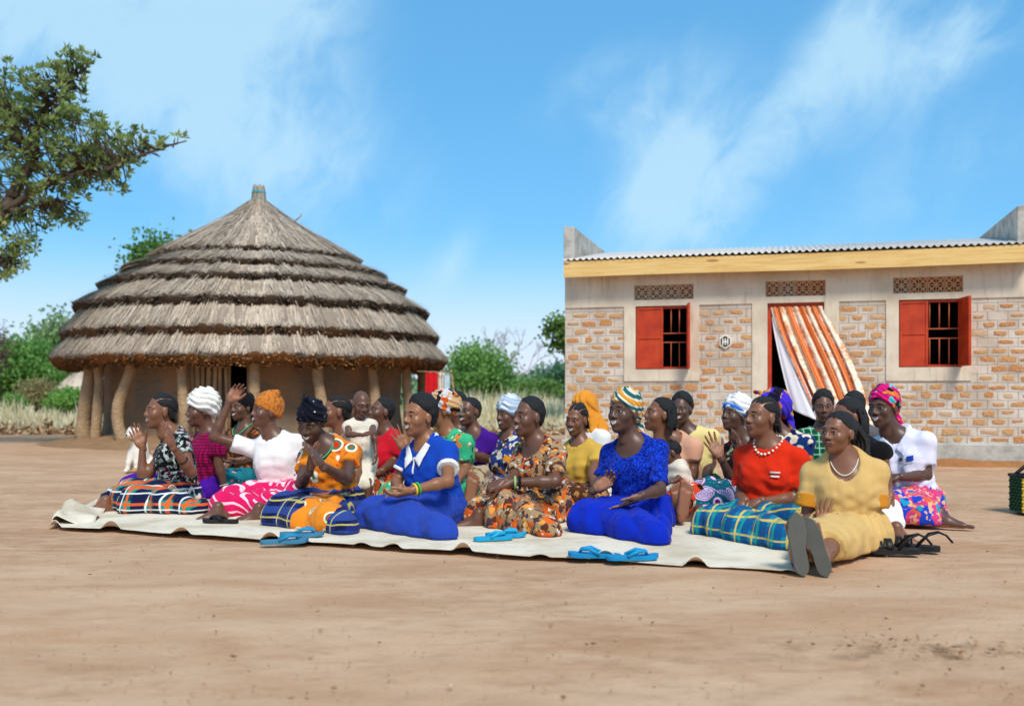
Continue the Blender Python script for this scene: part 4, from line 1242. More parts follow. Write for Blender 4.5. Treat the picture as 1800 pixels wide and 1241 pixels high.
        f.fn(g1); f.fn(lambda V, X, Y, Z: np.maximum(V, -g2(V * 0 - 1, X, Y, Z)))
    elif kind == 'drape':
        f.ell(A3(0, .02, .040), r + (.014, .016, .020), k=.01); f.fn(hplane(-.082, .052, .11, -.16))
        f.cap((0, .07, -.02), (.05, .13, -.18), .07, .075, .04); f.cap((.05, .13, -.18), (.07, .13, -.32), .075, .06, .03); f.cap((-.05, .04, -.05), (-.055, .07, -.18), .035, .04, .03); f.cap((.06, .03, -.05), (.075, .05, -.18), .035, .04, .03)
        f.fn(lambda V, X, Y, Z: V + .006 * np.sin((X * 1.0 + Y * .6 + Z * .25) * 130 + 3 * np.sin(Z * 16)))
    elif kind == 'knot':           # bright wrap tied at the front
        f.ell(A3(0, .03, .050), r + (.018, .026, .026), k=.01); f.ell((0, .10, .02), (.066, .055, .07), k=.03)
        f.fn(hplane(-.080, .070, .12, -.075)); f.sph((-.02, -.075, .128), .018, .01); f.cap((-.02, -.075, .128), (-.065, -.085, .132), .012, .016, .008); f.cap((-.01, -.08, .125), (.0, -.098, .088), .014, .010, .008)
        f.ell((.02, .135, -.04), (.035, .03, .028), k=.02); f.cap((.02, .14, -.05), (.03, .15, -.12), .022, .026, .01)
        f.fn(lambda V, X, Y, Z: V + .0045 * np.sin((Y * .8 + Z * .8 - .3 * X) * 150 + 2.5 * np.sin(X * 25)))
    return f.mesh(vox)


HAIRC = {}


# ------------------------------------------------------------------ skin and cloth
def skin_mat(name, c, rough=.40):
    m = Mat(name, rough, .42); v = m.coord(); n = m.noise(v, 9, 4)
    m.col(m.mix(n, tuple(x * .80 for x in c), tuple(x * 1.22 for x in c))); m.bump(m.noise(v, 90, 3), .10, .004)
    m.b.inputs['Coat Weight'].default_value = .0
    return m.m


SKINS = [skin_mat('skin_%d' % i, c) for i, c in enumerate(((.195, .078, .040), (.135, .058, .033), (.100, .046, .029), (.265, .108, .048)))]
PALMM = skin_mat('palm_skin', (.30, .125, .065), .5)
LIPM = skin_mat('lip_skin', (.115, .040, .034), .4)
TOOTHM = plain('teeth', (.80, .76, .66), .3, .03, bump=0); EYEWM = plain('eye_white', (.42, .38, .33), .25, .05, bump=0); DARKM = plain('eye_dark', (.008, .006, .005), .3, .1, bump=0)
HAIRM = plain('black_hair', (.010, .009, .009), .62, .4, 60, .35, .8, 160, .01)
BODYSL = [PALMM, LIPM, TOOTHM, EYEWM, DARKM]


def cloth(name, rough=.92):
    m = Mat(name, rough, .12)
    m.b.inputs['Sheen Weight'].default_value = .05
    m.v = m.coord()
    return m


def cfin(m, c, wr=.35):
    m.col(m.hsv(c, val=m.noise(m.v, 3.5, 3) * .30 + .85)) if not isinstance(c, tuple) else m.col(m.mix(m.noise(m.v, 3.5, 3), tuple(x * .86 for x in c), tuple(min(1, x * 1.1) for x in c)))
    f = m.noise(m.map(m.warp(m.v, .06, 5), (1, 1, .28), rot=(.2, .45, .3)), 12, 1.5, .4) + m.noise(m.map(m.warp(m.v, .04, 6), (.45, .5, 1.2), rot=(-.3, .4, .8)), 14, 1, .4) * .5 + m.noise(m.v, 260, 1) * .03
    m.bump(f, min(1, wr * 1.5), .035)
    return m.m


def c_plain(name, c, wr=.35): m = cloth(name); return cfin(m, lin(c), wr)


def dirc(m, v, d): x, y, z = m.xyz(v); return x * d[0] + y * d[1] + z * d[2]


def c_plaid(name, base, lines, warp=.03):
    """lines: direction, period, duty, colour, strength, phase"""
    m = cloth(name); v = m.warp(m.v, warp, 5); c = lin(base)
    for d, per, duty, colr, st, ph in lines:
        t = (dirc(m, v, nrm(d)) / per + ph).frac(); f = ((t - .5).abs() * -1).step(-duty / 2 - .03, -duty / 2) * st
        c = m.mix(f, c, lin(colr))
    return cfin(m, c)


def c_print(name, base, layers, warp=.05):
    """layers: noise scale, threshold, softness, colour, offset"""
    m = cloth(name); v = m.warp(m.v, warp, 9); c = lin(base)
    for sc, th, so, colr, off in layers:
        f = m.noise(m.map(v, loc=(off, off * .7, -off)), sc, 1.5, .45).step(th, th + so); c = m.mix(f, c, lin(colr))
    return cfin(m, c)


def c_rings(name, base, rings, scale, extra=None, rand=.55):
    m = cloth(name); v = m.warp(m.v, .02, 8); d, _ = m.voro(v, scale, rand=rand); c = lin(base)
    if extra: c = m.mix(m.noise(v, extra[0], 2).step(extra[1], extra[1] + .03), c, lin(extra[2]))
    for r, colr in rings: c = m.mix((d * -1).step(-r - .02, -r + .02), c, lin(colr))
    return cfin(m, c)


BASKET_MAT = None


# ------------------------------------------------------------------ the person builder
def solve(prev, L, px, py=None, z=None, s=-1):
    kx = (px - 900) / F
    if z is None: d = A3(kx, 1, -(py - HZ) / F); o = A3(0, 0, H)
    else: d = A3(kx, 1, 0); o = A3(0, 0, z)
    w = o - prev; a = d.dot(d); b = 2 * d.dot(w); c = w.dot(w) - L * L; D = b * b - 4 * a * c
    Y = -b / (2 * a) if D <= 0 or s == 0 else (-b + s * math.sqrt(D)) / (2 * a)
    q = o + d * Y
    return q if s == 0 or D <= 0 else prev + nrm(q - prev) * L


def rotm(yaw, pitch, roll):
    return np.array((Matrix.Rotation(math.radians(-yaw), 3, 'Z') @ Matrix.Rotation(math.radians(-pitch), 3, 'X') @ Matrix.Rotation(math.radians(roll), 3, 'Y')))


def person(label, D, hd, nb, pv, yw, arms=(), legs=(), k=1., hs=1., skin=0, hr=None, top=None, skirt=None, sleeve=.6, neck='crew', hem=.02, cover=1., female=True, sk_extra=(), cat='person', h=None, fold=1., pz=.10, extras=(), name='person', sh_w=.157, fat=1., skirt_sub=None, flare=.012, top_name='blouse', hd_d=-.03):
    h = h or (.011 if D < 6.4 else .016); topV = None; lod = int(D > 6.4 and k > .6)
    P = lambda px, py, d=0: wpt(px, py, D + d)
    root_p = A3((pv[0] - 900) / F * (D + (pv[1] if len(pv) > 1 else 0)), D + (pv[1] if len(pv) > 1 else 0), 0)
    root = empty(name, root_p); tag(root, label, cat)
    pel = root_p + A3(0, 0, pz * k)
    NB = P(nb[0], nb[1], nb[2] if len(nb) > 2 else 0)
    f0 = A3(-math.sin(math.radians(yw)), -math.cos(math.radians(yw)), 0)
    u = nrm(NB - pel); f = nrm(f0 - u * f0.dot(u)); l = np.cross(u, f); T = np.linalg.norm(NB - pel); TF = np.stack([l, f, u])
    HC = P(hd[0], hd[1], (nb[2] if len(nb) > 2 else 0) + hd_d); HR = rotm(hd[2], hd[3], hd[4]); mouth = hd[5] if len(hd) > 5 else 'smile'
    seed = abs(hash(label)) % 9973 if False else sum(map(ord, label)) % 9973
    rng = np.random.RandomState(seed)
    sh = {1: NB - u * .05 * k + l * sh_w * k, -1: NB - u * .05 * k - l * sh_w * k}
    arm = {}
    for s, a in zip((1, -1), arms):
        if a is None: continue
        e = solve(sh[s], .275 * k, a[0][0], a[0][1], None, a[0][2]); w = solve(e, .245 * k, a[1][0], a[1][1], None, a[1][2]); t = solve(w, .17 * k, a[2][0], a[2][1], None, a[2][2])
        if w[2] < .03: w[2] = .03
        arm[s] = (e, w, t, A3(*a[3]), a[4])
    FEET_LAST.clear()
    hip = {1: pel + l * .085 * k, -1: pel - l * .085 * k}
    leg = {}
    if legs == 'auto':
        for s in (1, -1):
            kn = hip[s] + (f0 * .37 + A3(l[0], l[1], 0) * s * .13) * k; kn[2] = .12 * k; an = pel + (f0 * .16 - A3(l[0], l[1], 0) * s * .10) * k; an[2] = .06 * k
            leg[s] = (kn, an, None)
        legs = ()
    for s, a in zip((1, -1), legs):
        if a is None: continue
        kn = solve(hip[s], .42 * k, a[0][0], None, a[0][1], a[0][2]); an = solve(kn, .37 * k, a[1][0], None, a[1][1], a[1][2])
        leg[s] = (kn, an, a[2] if len(a) > 2 else None)
    def torso(F_, i, loose=0):
        F_.ell(pel + u * T * .70, (A3(.134, .092, .185) * k * A3(fat, fat, 1)) + i, TF, .05)
        F_.ell(pel + u * T * .38 + f * .01, (A3(.116 + loose, .092 + loose, .17) * k * A3(fat, fat, 1)) + i, TF, .06)
        F_.ell(pel + u * T * .06, (A3(.150, .116, .11) * k * A3(fat, fat, 1)) + i, TF, .06)
        for s in (1, -1):
            F_.cap(NB - u * .030 * k, sh[s], .050 * k + i, .050 * k + i, .05)
            if female: F_.ell(pel + u * T * .60 + l * s * .062 * k + f * .076 * k, A3(.058, .050, .062) * k + i, TF, .06)
    # ---- body
    B = Fld(); torso(B, 0)
    hb = HC + HR @ A3(0, .022, -.075) * hs
    B.cap(NB - u * .02, hb, .056 * k, .049 * k, .04)
    for s, (e, w, t, n0, kd) in arm.items():
        B.cap(sh[s], e, .044 * k, .034 * k, .03); m_ = e * .7 + w * .3
        B.cap(e, m_, .033 * k, .034 * k, .02); B.cap(m_, w, .034 * k, .022 * k, .02)
    for s, (kn, an, tt) in leg.items():
        B.cap(hip[s], kn, .076 * k, .052 * k, .03); m_ = kn * .65 + an * .35; B.cap(kn, m_, .053 * k, .052 * k, .03); B.cap(m_, an, .052 * k, .033 * k, .02)
    B.fn(lambda V, X, Y, Z: np.maximum(V, .012 - Z))
    Vb, Qb = B.mesh(h); Vs, Qs, Ms = [Vb], [Qb], [np.zeros(len(Qb), int)]; n = len(Vb)
    def put(mesh, R, o, sc, mir=False):
        nonlocal n
        V, Q, M_ = mesh; V = V * A3(-1 if mir else 1, 1, 1); Vs.append(o + (V * sc) @ R.T); Qs.append((Q[:, ::-1] if mir else Q) + n); Ms.append(M_); n += len(V)
    hvar = A3(rng.uniform(.93, 1.05), rng.uniform(.96, 1.04), rng.uniform(.94, 1.05)) * hs * .965
    put(HEADS[mouth, lod], HR, HC, hvar)
    for s, (e, w, t, n0, kd) in arm.items():
        d = nrm(t - w); nn = nrm(n0 - d * n0.dot(d)); x = np.cross(d, nn); put(HANDS[kd, lod], np.stack([x, d, nn], 1), w, k * 1.0, s == 1)
    for s, (kn, an, tt) in leg.items():
        if tt is None: continue
        to = solve(an, .19 * k, tt[0], None, tt[1], tt[2]); up = A3(*tt[3]) if len(tt) > 3 else A3(0, 0, 1)
        d = nrm(to - an); nn = nrm(up - d * up.dot(d)); x = np.cross(d, nn); FEET_LAST.append((np.stack([x, d, nn], 1), an, k * 1.0, s == 1)); put(FOOT, np.stack([x, d, nn], 1), an, k * 1.0, s == 1)
    obj_np('body', np.concatenate(Vs) - root_p, np.concatenate(Qs), [SKINS[skin]] + BODYSL, root, midx=np.concatenate(Ms))
    # ---- hair or headscarf
    for kd, nm, mt in (hr or ()):
        if (kd, lod) not in HAIRC: HAIRC[kd, lod] = hair(kd, (.0056, .0078)[lod])
        V, Q = HAIRC[kd, lod]; obj_np(nm, HC + (V * hvar * 1.01) @ HR.T - root_p, Q, mt, root)
    # ---- top
    def ffn(a, fx, fz, sd): return lambda V, X, Y, Z: V + a * fold * (vnoise(((X - root_p[0]) * fx, (Y - root_p[1]) * fx, Z * fz), sd, 3))
    if top:
        C = Fld(); torso(C, .0135, .020)
        for s in (1, -1):
            if s in arm:
                e, w = arm[s][0], arm[s][1]
                if sleeve <= 1: q = sh[s] + (e - sh[s]) * sleeve; C.cap(sh[s], q, .056 * k, .047 * k + flare, .03, 1)
                else: C.cap(sh[s], e, .060 * k, .050 * k + flare * .5, .03); C.cap(e, e + (w - e) * (sleeve - 1), .050 * k + flare * .5, .046 * k + flare, .02, 1)
        ctr = {'crew': (NB + u * .035 + f * .018, (.070, .075, .075)), 'scoop': (NB + u * .03 + f * .06, (.098, .085, .115)), 'v': (NB + u * .045 + f * .07, (.072, .085, .16)), 'polo': (NB + u * .04 + f * .045, (.062, .072, .095))}[neck]
        
        def tfold(V, X, Y, Z):
            dn = (NB[0] - X) * u[0] + (NB[1] - Y) * u[1] + (NB[2] - Z) * u[2]; w = np.clip((dn - .02) / .14, .15, 1) * fold
            x, y = X - root_p[0], Y - root_p[1]
            n = .011 * vnoise((x * 20, y * 20, Z * 5), seed, 2) + .0045 * vnoise((x * 46, y * 46, Z * 13), seed + 1, 2) + .006 * (.55 - np.abs(np.sin((x * .7 - y * .6) * 34 + Z * 15 + 2.5 * np.sin(Z * 14 + seed))))
            return V + w * np.minimum(n, .0065)
        C.fn(tfold); C.fn(lambda V, X, Y, Z: V + .0034 * fold * np.sin(((X - pel[0]) * u[0] + (Y - pel[1]) * u[1] + (Z - pel[2]) * u[2]) * 95 + 5 * np.sin((X - pel[0]) * 11 + seed) + 4 * np.sin((Y - pel[1]) * 9)) * np.exp(-((Z - pel[2] - .12) / .14) ** 2))
        C.ell(ctr[0], A3(*ctr[1]) * k, TF, .006, 'd')
        hp = pel + u * (hem * k); C.fn(lambda V, X, Y, Z: np.maximum(np.maximum(V, -((X - hp[0]) * u[0] + (Y - hp[1]) * u[1] + (Z - hp[2]) * u[2])), .012 - Z))
        V, Q = C.mesh(h); obj_np(top_name, V - root_p, Q, top, root); topV = V
    if skirt is not None:
        K = Fld(); K.ell(pel + u * .01 * k, A3(.166, .130, .118) * k * A3(fat, fat, 1), TF, .06)
        low = lambda p, z: A3(p[0], p[1], z * k)
        for s, (kn, an, tt) in leg.items():
            cv = cover if tt is not None or cover == 0 else 1.12; q = kn + (an - kn) * cv; stand = kn[2] < hip[s][2] - .05
            K.cap(hip[s], kn, .088 * k, .066 * k, .07)
            if not stand: K.cap(low(hip[s], .035), low(kn, .025), .118 * k, .080 * k, .07)
            if cover > 0:
                K.cap(kn, q, .066 * k, (.060 + .010 * (cv < 1)) * k, .06, int(cv < 1))
                if cover >= .6: K.cap(low(kn, .02), low(q, .02), .080 * k, .076 * k, .06, int(cv < 1))
        if len(leg) == 2 and cover > 0:
            a, b = leg[1][0], leg[-1][0]; K.cap((a + pel) / 2, (b + pel) / 2, .072 * k, .072 * k, .08); K.cap(a * .9 + pel * .1 - A3(0, 0, .02), b * .9 + pel * .1 - A3(0, 0, .02), .06 * k, .06 * k, .09)
            if cover >= .6:
                ea, eb = a + (leg[1][1] - a) * min(cover, .7), b + (leg[-1][1] - b) * min(cover, .7)
                K.cap(low(ea, .05), low(b, .05), .075 * k, .075 * k, .09); K.cap(low(eb, .05), low(a, .05), .075 * k, .075 * k, .09)
        for q in sk_extra: K.cap(wpt(q[0], 700, D + q[2]) * A3(1, 1, 0) + A3(0, 0, q[1]), wpt(q[3], 700, D + q[5]) * A3(1, 1, 0) + A3(0, 0, q[4]), q[6], q[7], .07)
        K.fn(ffn(.011, 11, 10, seed + 2)); K.fn(ffn(.0035, 36, 22, seed + 3))
        def radial(V, X, Y, Z):
            dx, dy = X - pel[0], Y - pel[1]; r = np.hypot(dx, dy); a = np.arctan2(dy, dx)
            w = np.sin(a * 7 + 1.8 * np.sin(a * 3 + seed) + 6 * (Z - .1) + .9 * np.sin(r * 6 + seed)); w2 = np.sin(a * 17 - 7 * Z + 1.5 * np.sin(r * 5 + a * 2))
            return V + fold * k * np.clip(r / .25, 0, 1.2) * (.0125 * (np.abs(w) ** .8 * -2 + 1.2) + .0042 * w2)
        K.fn(radial)
        K.fn(lambda V, X, Y, Z: np.maximum(V, .010 - Z))
        V, Q = K.mesh(h); obj_np('skirt', V - root_p, Q, skirt, root)
    ctx = dict(root=root, rp=root_p, NB=NB, pel=pel, u=u, f=f, l=l, T=T, sh=sh, arm=arm, leg=leg, HC=HC, HR=HR, k=k, TF=TF, h=h, hs=hs, D=D, topV=topV)
    for fn_ in extras: fn_(ctx)
    return ctx


# ---- extras
def x_cuffs(mat, a, b, sl, fl, wide=.005, nm='sleeve_cuff', arms=(1, -1)):
    def g(c):
        for s in arms:
            if s not in c['arm']: continue
            e = c['arm'][s][0]; p = c['sh'][s] + (e - c['sh'][s]) * a; q = c['sh'][s] + (e - c['sh'][s]) * b; d = nrm(q - p); ra, rb = [.056 * c['k'] + (.047 * c['k'] + fl - .056 * c['k']) * min(1, v / sl) + wide for v in (a, b)]
            K = Fld(); K.cap(p, q, ra, rb, .001, 1); K.fn(lambda V, X, Y, Z: np.maximum(V, -((X - p[0]) * d[0] + (Y - p[1]) * d[1] + (Z - p[2]) * d[2])))
            V, Q = K.mesh(.007); obj_np(nm, V - c['rp'], Q, mat, c['root'])
    return g


def x_collar(mat):
    def g(c):
        NB, u, f, l, k = c['NB'], c['u'], c['f'], c['l'], c['k']
        for s in (-1, 1):                       # two folded points lying on the chest
            n, m = 12, 7; U, T = np.meshgrid(np.linspace(0, 1, n), np.linspace(0, 1, m), indexing='ij')
            dl = s * (.008 + .064 * U + T * (.030 + .016 * (1 - U))); du = -.062 + .088 * U ** .9 - T * (.048 - .030 * U)
            V = on_chest(c, 1.0, 0, du * k, dl * k, .007); ob = obj_np('collar', V - c['rp'], gridfaces(n, m), mat, c['root']); so = ob.modifiers.new('solidify', 'SOLIDIFY'); so.thickness = .006; so.offset = 0
        K = Fld(); pts = []
        for t in np.linspace(-1, 1, 13):
            a = t * 1.9; pts.append(NB + (l * math.sin(a) * .076 - f * math.cos(a) * .058) * k + u * (.060 - .022 * abs(t) ** 2) * k + f * .012 * k)
        for p, q in zip(pts[:-1], pts[1:]): K.cap(p, q, .015, .015, .008)
        V, Q = K.mesh(.006); obj_np('collar_stand', V - c['rp'], Q, mat, c['root'])
    return g


def x_beads(mat, drop=.05, r=.007, n=20, wide=.072, nm='necklace', bead=True, mat2=None):
    def g(c):
        NB, u, f, l, k = c['NB'], c['u'], c['f'], c['l'], c['k']; pts = []
        for t in np.linspace(-1, 1, n):
            a = t * 2.9; ff = math.cos(a) * .5 + .5
            pts.append(NB + (l * math.sin(a) * wide + f * (math.cos(a) * .070 + .022 + .02 * ff)) * k + u * (.074 - (drop + .066) * ff ** 2) * k)
        if bead:
            K = Fld(); 
            for p in pts: K.sph(p, r, .001)
            V, Q = K.mesh(.0045)
        else:
            mb = MB(); mb.tube(pts, r, 6); mb.build(nm, mat, c['root']).matrix_parent_inverse = Matrix.Translation(-Vector(c['rp'])); return
        obj_np(nm, V - c['rp'], Q, mat, c['root'])
    return g


def x_bangle(mat, s=1, at=.93, r=.031, w=.007, nm='bracelet'):
    def g(c):
        e, wr = c['arm'][s][0], c['arm'][s][1]; o = e + (wr - e) * at; d = nrm(wr - e); a = nrm(np.cross(d, A3(.3, .2, 1))); b = np.cross(d, a)
        mb = MB(); mb.tube([o + (a * math.cos(t) + b * math.sin(t)) * r for t in np.linspace(0, 6.283, 22)], w, 6, cap=False); mb.build(nm, mat, c['root']).matrix_parent_inverse = Matrix.Translation(-Vector(c['rp']))
    return g


def on_chest(c, pu, pl, du, dl, lift=.004):
    """points of the blouse front at torso share pu / sideways pl plus offsets du, dl (arrays, metres)"""
    V = c['topV']; o = c['pel'] + c['u'] * c['T'] * pu + c['l'] * pl * c['k']
    q = V - o; a, b, d = q @ c['l'], q @ c['u'], q @ c['f']; out = []
    for x, y in zip(np.ravel(dl), np.ravel(du)):
        m = (a - x) ** 2 + (b - y) ** 2 < .016 ** 2; out.append(o + c['l'] * x + c['u'] * y + c['f'] * ((d[m].max() if m.any() else .12) + lift))
    return np.array(out)


def x_patch(mat, nm, pu, pl, w, hgt, n=6):
    """a thin print lying on the blouse front"""
    def g(c):
        A, B = np.meshgrid(np.linspace(-.5, .5, n) * w, np.linspace(-.5, .5, n) * hgt, indexing='ij')
        V = on_chest(c, pu, pl, B, A); ob = obj_np(nm, V - c['rp'], gridfaces(n, n), mat, c['root']); s_ = ob.modifiers.new('solidify', 'SOLIDIFY'); s_.thickness = .002
    return g


def x_placket(mat, p0=.86, p1=.60, r=.006):
    def g(c):
        y = np.linspace(p0, p1, 9); V = np.array([on_chest(c, t, 0, [0], [0], .001)[0] for t in y])
        mb = MB(); mb.tube(V - c['rp'], r, 6); mb.build('placket', mat, c['root'])
    return g


def x_sandals(mat, strap):
    def g(c):
        for ob in FEET_LAST:
            R, o, k, mir = ob; n = 20; t = np.linspace(0, 1, n); yy = -.072 + t * .268
            hw = np.interp(t, [0, .04, .15, .4, .7, .9, 1], [.006, .022, .031, .029, .040, .032, .006]); cx = np.interp(t, [0, .4, 1], [0, .004, -.006])
            V = []
            for z in (-.066, -.090): V += [np.stack([cx - hw, yy, np.full(n, z)], -1), np.stack([cx + hw, yy, np.full(n, z)], -1)]
            V = np.concatenate(V) * (A3(-1, 1, 1) if mir else A3(1, 1, 1)); V = o + (V * k) @ R.T
            i = np.arange(n - 1)
            Fq = [np.stack([i, i + 1, n + i + 1, n + i], 1), np.stack([2 * n + i, 3 * n + i, 3 * n + i + 1, 2 * n + i + 1], 1), np.stack([i, 2 * n + i, 2 * n + i + 1, i + 1], 1), np.stack([n + i, n + i + 1, 3 * n + i + 1, 3 * n + i], 1)]
            so = obj_np('sandal_sole', V - c['rp'], np.concatenate(Fq), mat, c['root'], smooth=False)
            for y0, h_ in ((.12, -.020), (.085, -.004), (-.03, .012)):
                pts = [A3(-.030, y0, -.07), A3(-.030, y0, h_ - .02), A3(0, y0 - .004, h_), A3(.030, y0, h_ - .02), A3(.030, y0, -.07)]
                mb = MB(); mb.tube([o + R @ ((p * (A3(-1, 1, 1) if mir else 1)) * k) - c['rp'] for p in pts], .006, 6)
                mb.build('sandal_strap', strap, c['root'])
    return g


FEET_LAST = []


# ------------------------------------------------------------------ fabrics
Z_, X_, Y_ = (0, 0, 1), (1, 0, 0), (0, 1, 0)
XY = (.8, -.6, 0)
FB = dict(
    p1t=c_print('floral_black', (16, 18, 22), [(30, .545, .02, (176, 184, 176), 1.), (34, .60, .02, (96, 110, 102), 4.), (30, .665, .02, (190, 70, 120), 7.)]),
    p1s=c_plaid('teal_plaid', (22, 132, 116), [(XY, .115, .42, (22, 26, 62), 1, .1), (Z_, .10, .40, (22, 26, 62), .85, .2), (XY, .115, .12, (214, 92, 40), .9, .55), (Z_, .10, .14, (214, 92, 40), .9, .65), (XY, .115, .05, (226, 226, 220), .9, .82), (Z_, .10, .05, (226, 226, 220), .9, .0)]),
    p2t=c_plaid('magenta_check', (170, 12, 84), [(XY, .022, .45, (84, 6, 50), .8, 0), (Z_, .022, .45, (84, 6, 50), .8, 0)], .01),
    purple=c_plain('purple_cotton', (72, 18, 150)), white=c_plain('white_cotton', (232, 228, 224)), cream=c_plain('cream_cotton', (226, 214, 196)),
    p3t=c_print('brown_print', (70, 38, 20), [(30, .56, .03, (168, 96, 44), 0), (26, .60, .02, (30, 20, 14), 5)]),
    teal=c_print('teal_wrap', (20, 118, 132), [(14, .60, .03, (12, 70, 96), 0), (10, .66, .02, (232, 150, 130), 3)]),
    p4s=c_plaid('pink_stripe', (218, 24, 92), [((.35, -.35, .87), .042, .22, (248, 206, 214), .95, .2)], .014),
    p5t=c_rings('orange_rings', (226, 128, 30), [(.40, (240, 232, 214)), (.30, (60, 112, 76)), (.20, (196, 52, 24))], 8.5, (26, .58, (206, 84, 22))),
    peach=c_plain('peach_cotton', (226, 178, 140)), peach2=c_plain('peach_jersey', (216, 160, 130)),
    p8t=c_print('red_tee', (206, 26, 44), [(9, .66, .02, (236, 222, 214), 2)]),
    p8s=c_print('rust_print', (176, 72, 30), [(18, .56, .03, (236, 216, 196), 0), (24, .60, .03, (104, 34, 20), 5)]),
    blue=c_plain('blue_pique', (18, 66, 168)), blue_s=c_plain('blue_skirt_cloth', (38, 66, 160), .5),
    p10t=c_print('green_print', (56, 172, 122), [(14, .58, .03, (214, 130, 56), 0), (20, .62, .03, (232, 220, 180), 4), (22, .64, .02, (18, 92, 74), 9)]),
    p10h=c_print('scarf_print', (206, 160, 110), [(14, .53, .03, (200, 196, 200), 1), (15, .56, .02, (36, 30, 34), 5), (16, .60, .02, (204, 92, 34), 8)]),
    p11t=c_print('purple_trim', (66, 20, 128), [(9, .64, .02, (182, 152, 120), 3)]),
    beige=c_print('beige_print', (176, 154, 122), [(22, .55, .04, (112, 82, 60), 0), (20, .64, .02, (84, 60, 110), 4)]),
    p12t=c_print('blue_motley', (34, 60, 130), [(20, .54, .02, (214, 210, 196), 0), (18, .58, .02, (60, 44, 24), 3), (22, .62, .02, (212, 138, 40), 7)]),
    bwrap=c_plaid('pale_stripe_wrap', (206, 212, 220), [((.3, -.5, .8), .030, .35, (140, 168, 200), .7, 0)]),
    p13=c_print('orange_brown_print', (158, 128, 92), [(19, .545, .02, (86, 46, 28), 0), (17, .565, .02, (214, 92, 28), 2), (18, .62, .02, (232, 150, 60), 2), (24, .60, .02, (74, 48, 62), 6), (30, .64, .02, (220, 206, 186), 9)]),
    yellow=c_plain('yellow_cotton', (206, 164, 70)),
    p14s=c_print('umber_print', (96, 54, 34), [(22, .55, .03, (186, 134, 72), 0), (26, .60, .03, (48, 26, 24), 4), (24, .64, .02, (206, 166, 150), 8)]),
    orange=c_plain('orange_scarf', (222, 142, 46), .6),
    p16h=c_plaid('striped_scarf', (206, 206, 190), [((.5, -.4, .75), .05, .34, (226, 150, 48), 1, 0), ((.5, -.4, .75), .05, .26, (30, 92, 92), 1, .5)]),
    royal=c_plain('royal_cotton', (8, 40, 172), .55),
    p17s=c_rings('red_black_rings', (206, 66, 36), [(.40, (24, 18, 20)), (.27, (232, 220, 208)), (.15, (30, 20, 22))], 9, (20, .60, (236, 214, 190))),
    pale_y=c_plain('pale_yellow_tee', (232, 208, 136)), dkgreen=c_print('dark_green_print', (16, 60, 54), [(16, .60, .03, (10, 20, 24), 0)]),
    p19t=c_print('dusky_print', (28, 22, 24), [(22, .58, .02, (150, 156, 120), 0), (16, .66, .02, (150, 28, 40), 4)]),
    p20t=c_print('navy_print', (18, 52, 108), [(10, .56, .02, (226, 206, 180), 0), (10, .62, .02, (220, 108, 34), 0.4), (14, .64, .02, (14, 22, 52), 5)]),
    p20h=c_print('bright_wrap', (70, 46, 196), [(7, .50, .02, (206, 144, 54), 1), (9, .58, .02, (196, 44, 40), 4), (8, .64, .02, (20, 18, 40), 7)]),
    red=c_plain('red_orange_tee', (214, 44, 16), .3),
    p21s=c_plaid('turquoise_plaid', (12, 122, 150), [(XY, .105, .42, (10, 74, 128), .9, .1), (Z_, .085, .42, (10, 74, 128), .75, .2), (XY, .105, .07, (206, 178, 84), .95, .6), (Z_, .085, .08, (206, 178, 84), .95, .7), (XY, .105, .12, (30, 150, 120), .6, .35)]),
    p22t=c_plaid('green_check', (26, 132, 84), [(X_, .045, .4, (10, 66, 48), .8, 0), (Z_, .045, .4, (10, 66, 48), .8, 0), (X_, .045, .1, (190, 226, 206), .7, .5), (Z_, .045, .1, (190, 226, 206), .7, .5)], .01),
    black=c_plain('black_jersey', (20, 18, 20)), grey=c_plain('grey_cotton', (96, 92, 96)),
    tan=c_plain('ochre_linen', (208, 170, 106), .3), mustard=c_plain('mustard_band', (198, 128, 36)),
    p26s=c_print('pink_blue_print', (206, 62, 120), [(11, .53, .02, (30, 66, 186), 0), (34, .56, .02, (232, 170, 130), 3), (15, .60, .02, (226, 96, 60), 6), (11, .64, .02, (24, 150, 180), 9)]),
    p26h=c_print('fuchsia_scarf', (206, 22, 110), [(16, .57, .02, (24, 22, 40), 0), (14, .61, .02, (226, 128, 60), 3), (13, .64, .02, (60, 190, 196), 6)]),
    navydot=c_rings('navy_spotted_scarf', (16, 18, 30), [(.17, (206, 204, 212))], 26, None, .9), capo=c_print('orange_knit', (196, 118, 48), [(60, .55, .1, (150, 82, 30), 0)]),
    towel=c_print('white_towel', (232, 226, 216), [(50, .6, .1, (206, 198, 186), 0)]), lilac=c_plain('white_polo_pique', (222, 220, 238), .5),
)


def spiral_cloth():
    m = cloth('turquoise_spirals'); v = m.warp(m.v, .015, 6); d, c_ = m.voro(v, 7.0, rand=.5)
    sp = ((d * 9.5).frac() - .5).abs().step(.16, .24)
    dots, _ = m.voro(v, 48, rand=.3)
    c = m.mix((.28 - dots).step(0, .06), lin((10, 88, 104)), lin((30, 160, 168)))
    c = m.mix((.50 - d).step(0, .05), c, m.mix(sp, lin((92, 24, 104)), lin((206, 186, 214))))
    return cfin(m, c)


def lace_cloth():
    m = cloth('blue_lace'); n = m.noise(m.v, 75, 2, .5, 1.2); c = m.mix(n.step(.42, .60), lin((4, 20, 110)), lin((16, 66, 206))); m.col(c); m.bump(n, .9, .012); return m.m


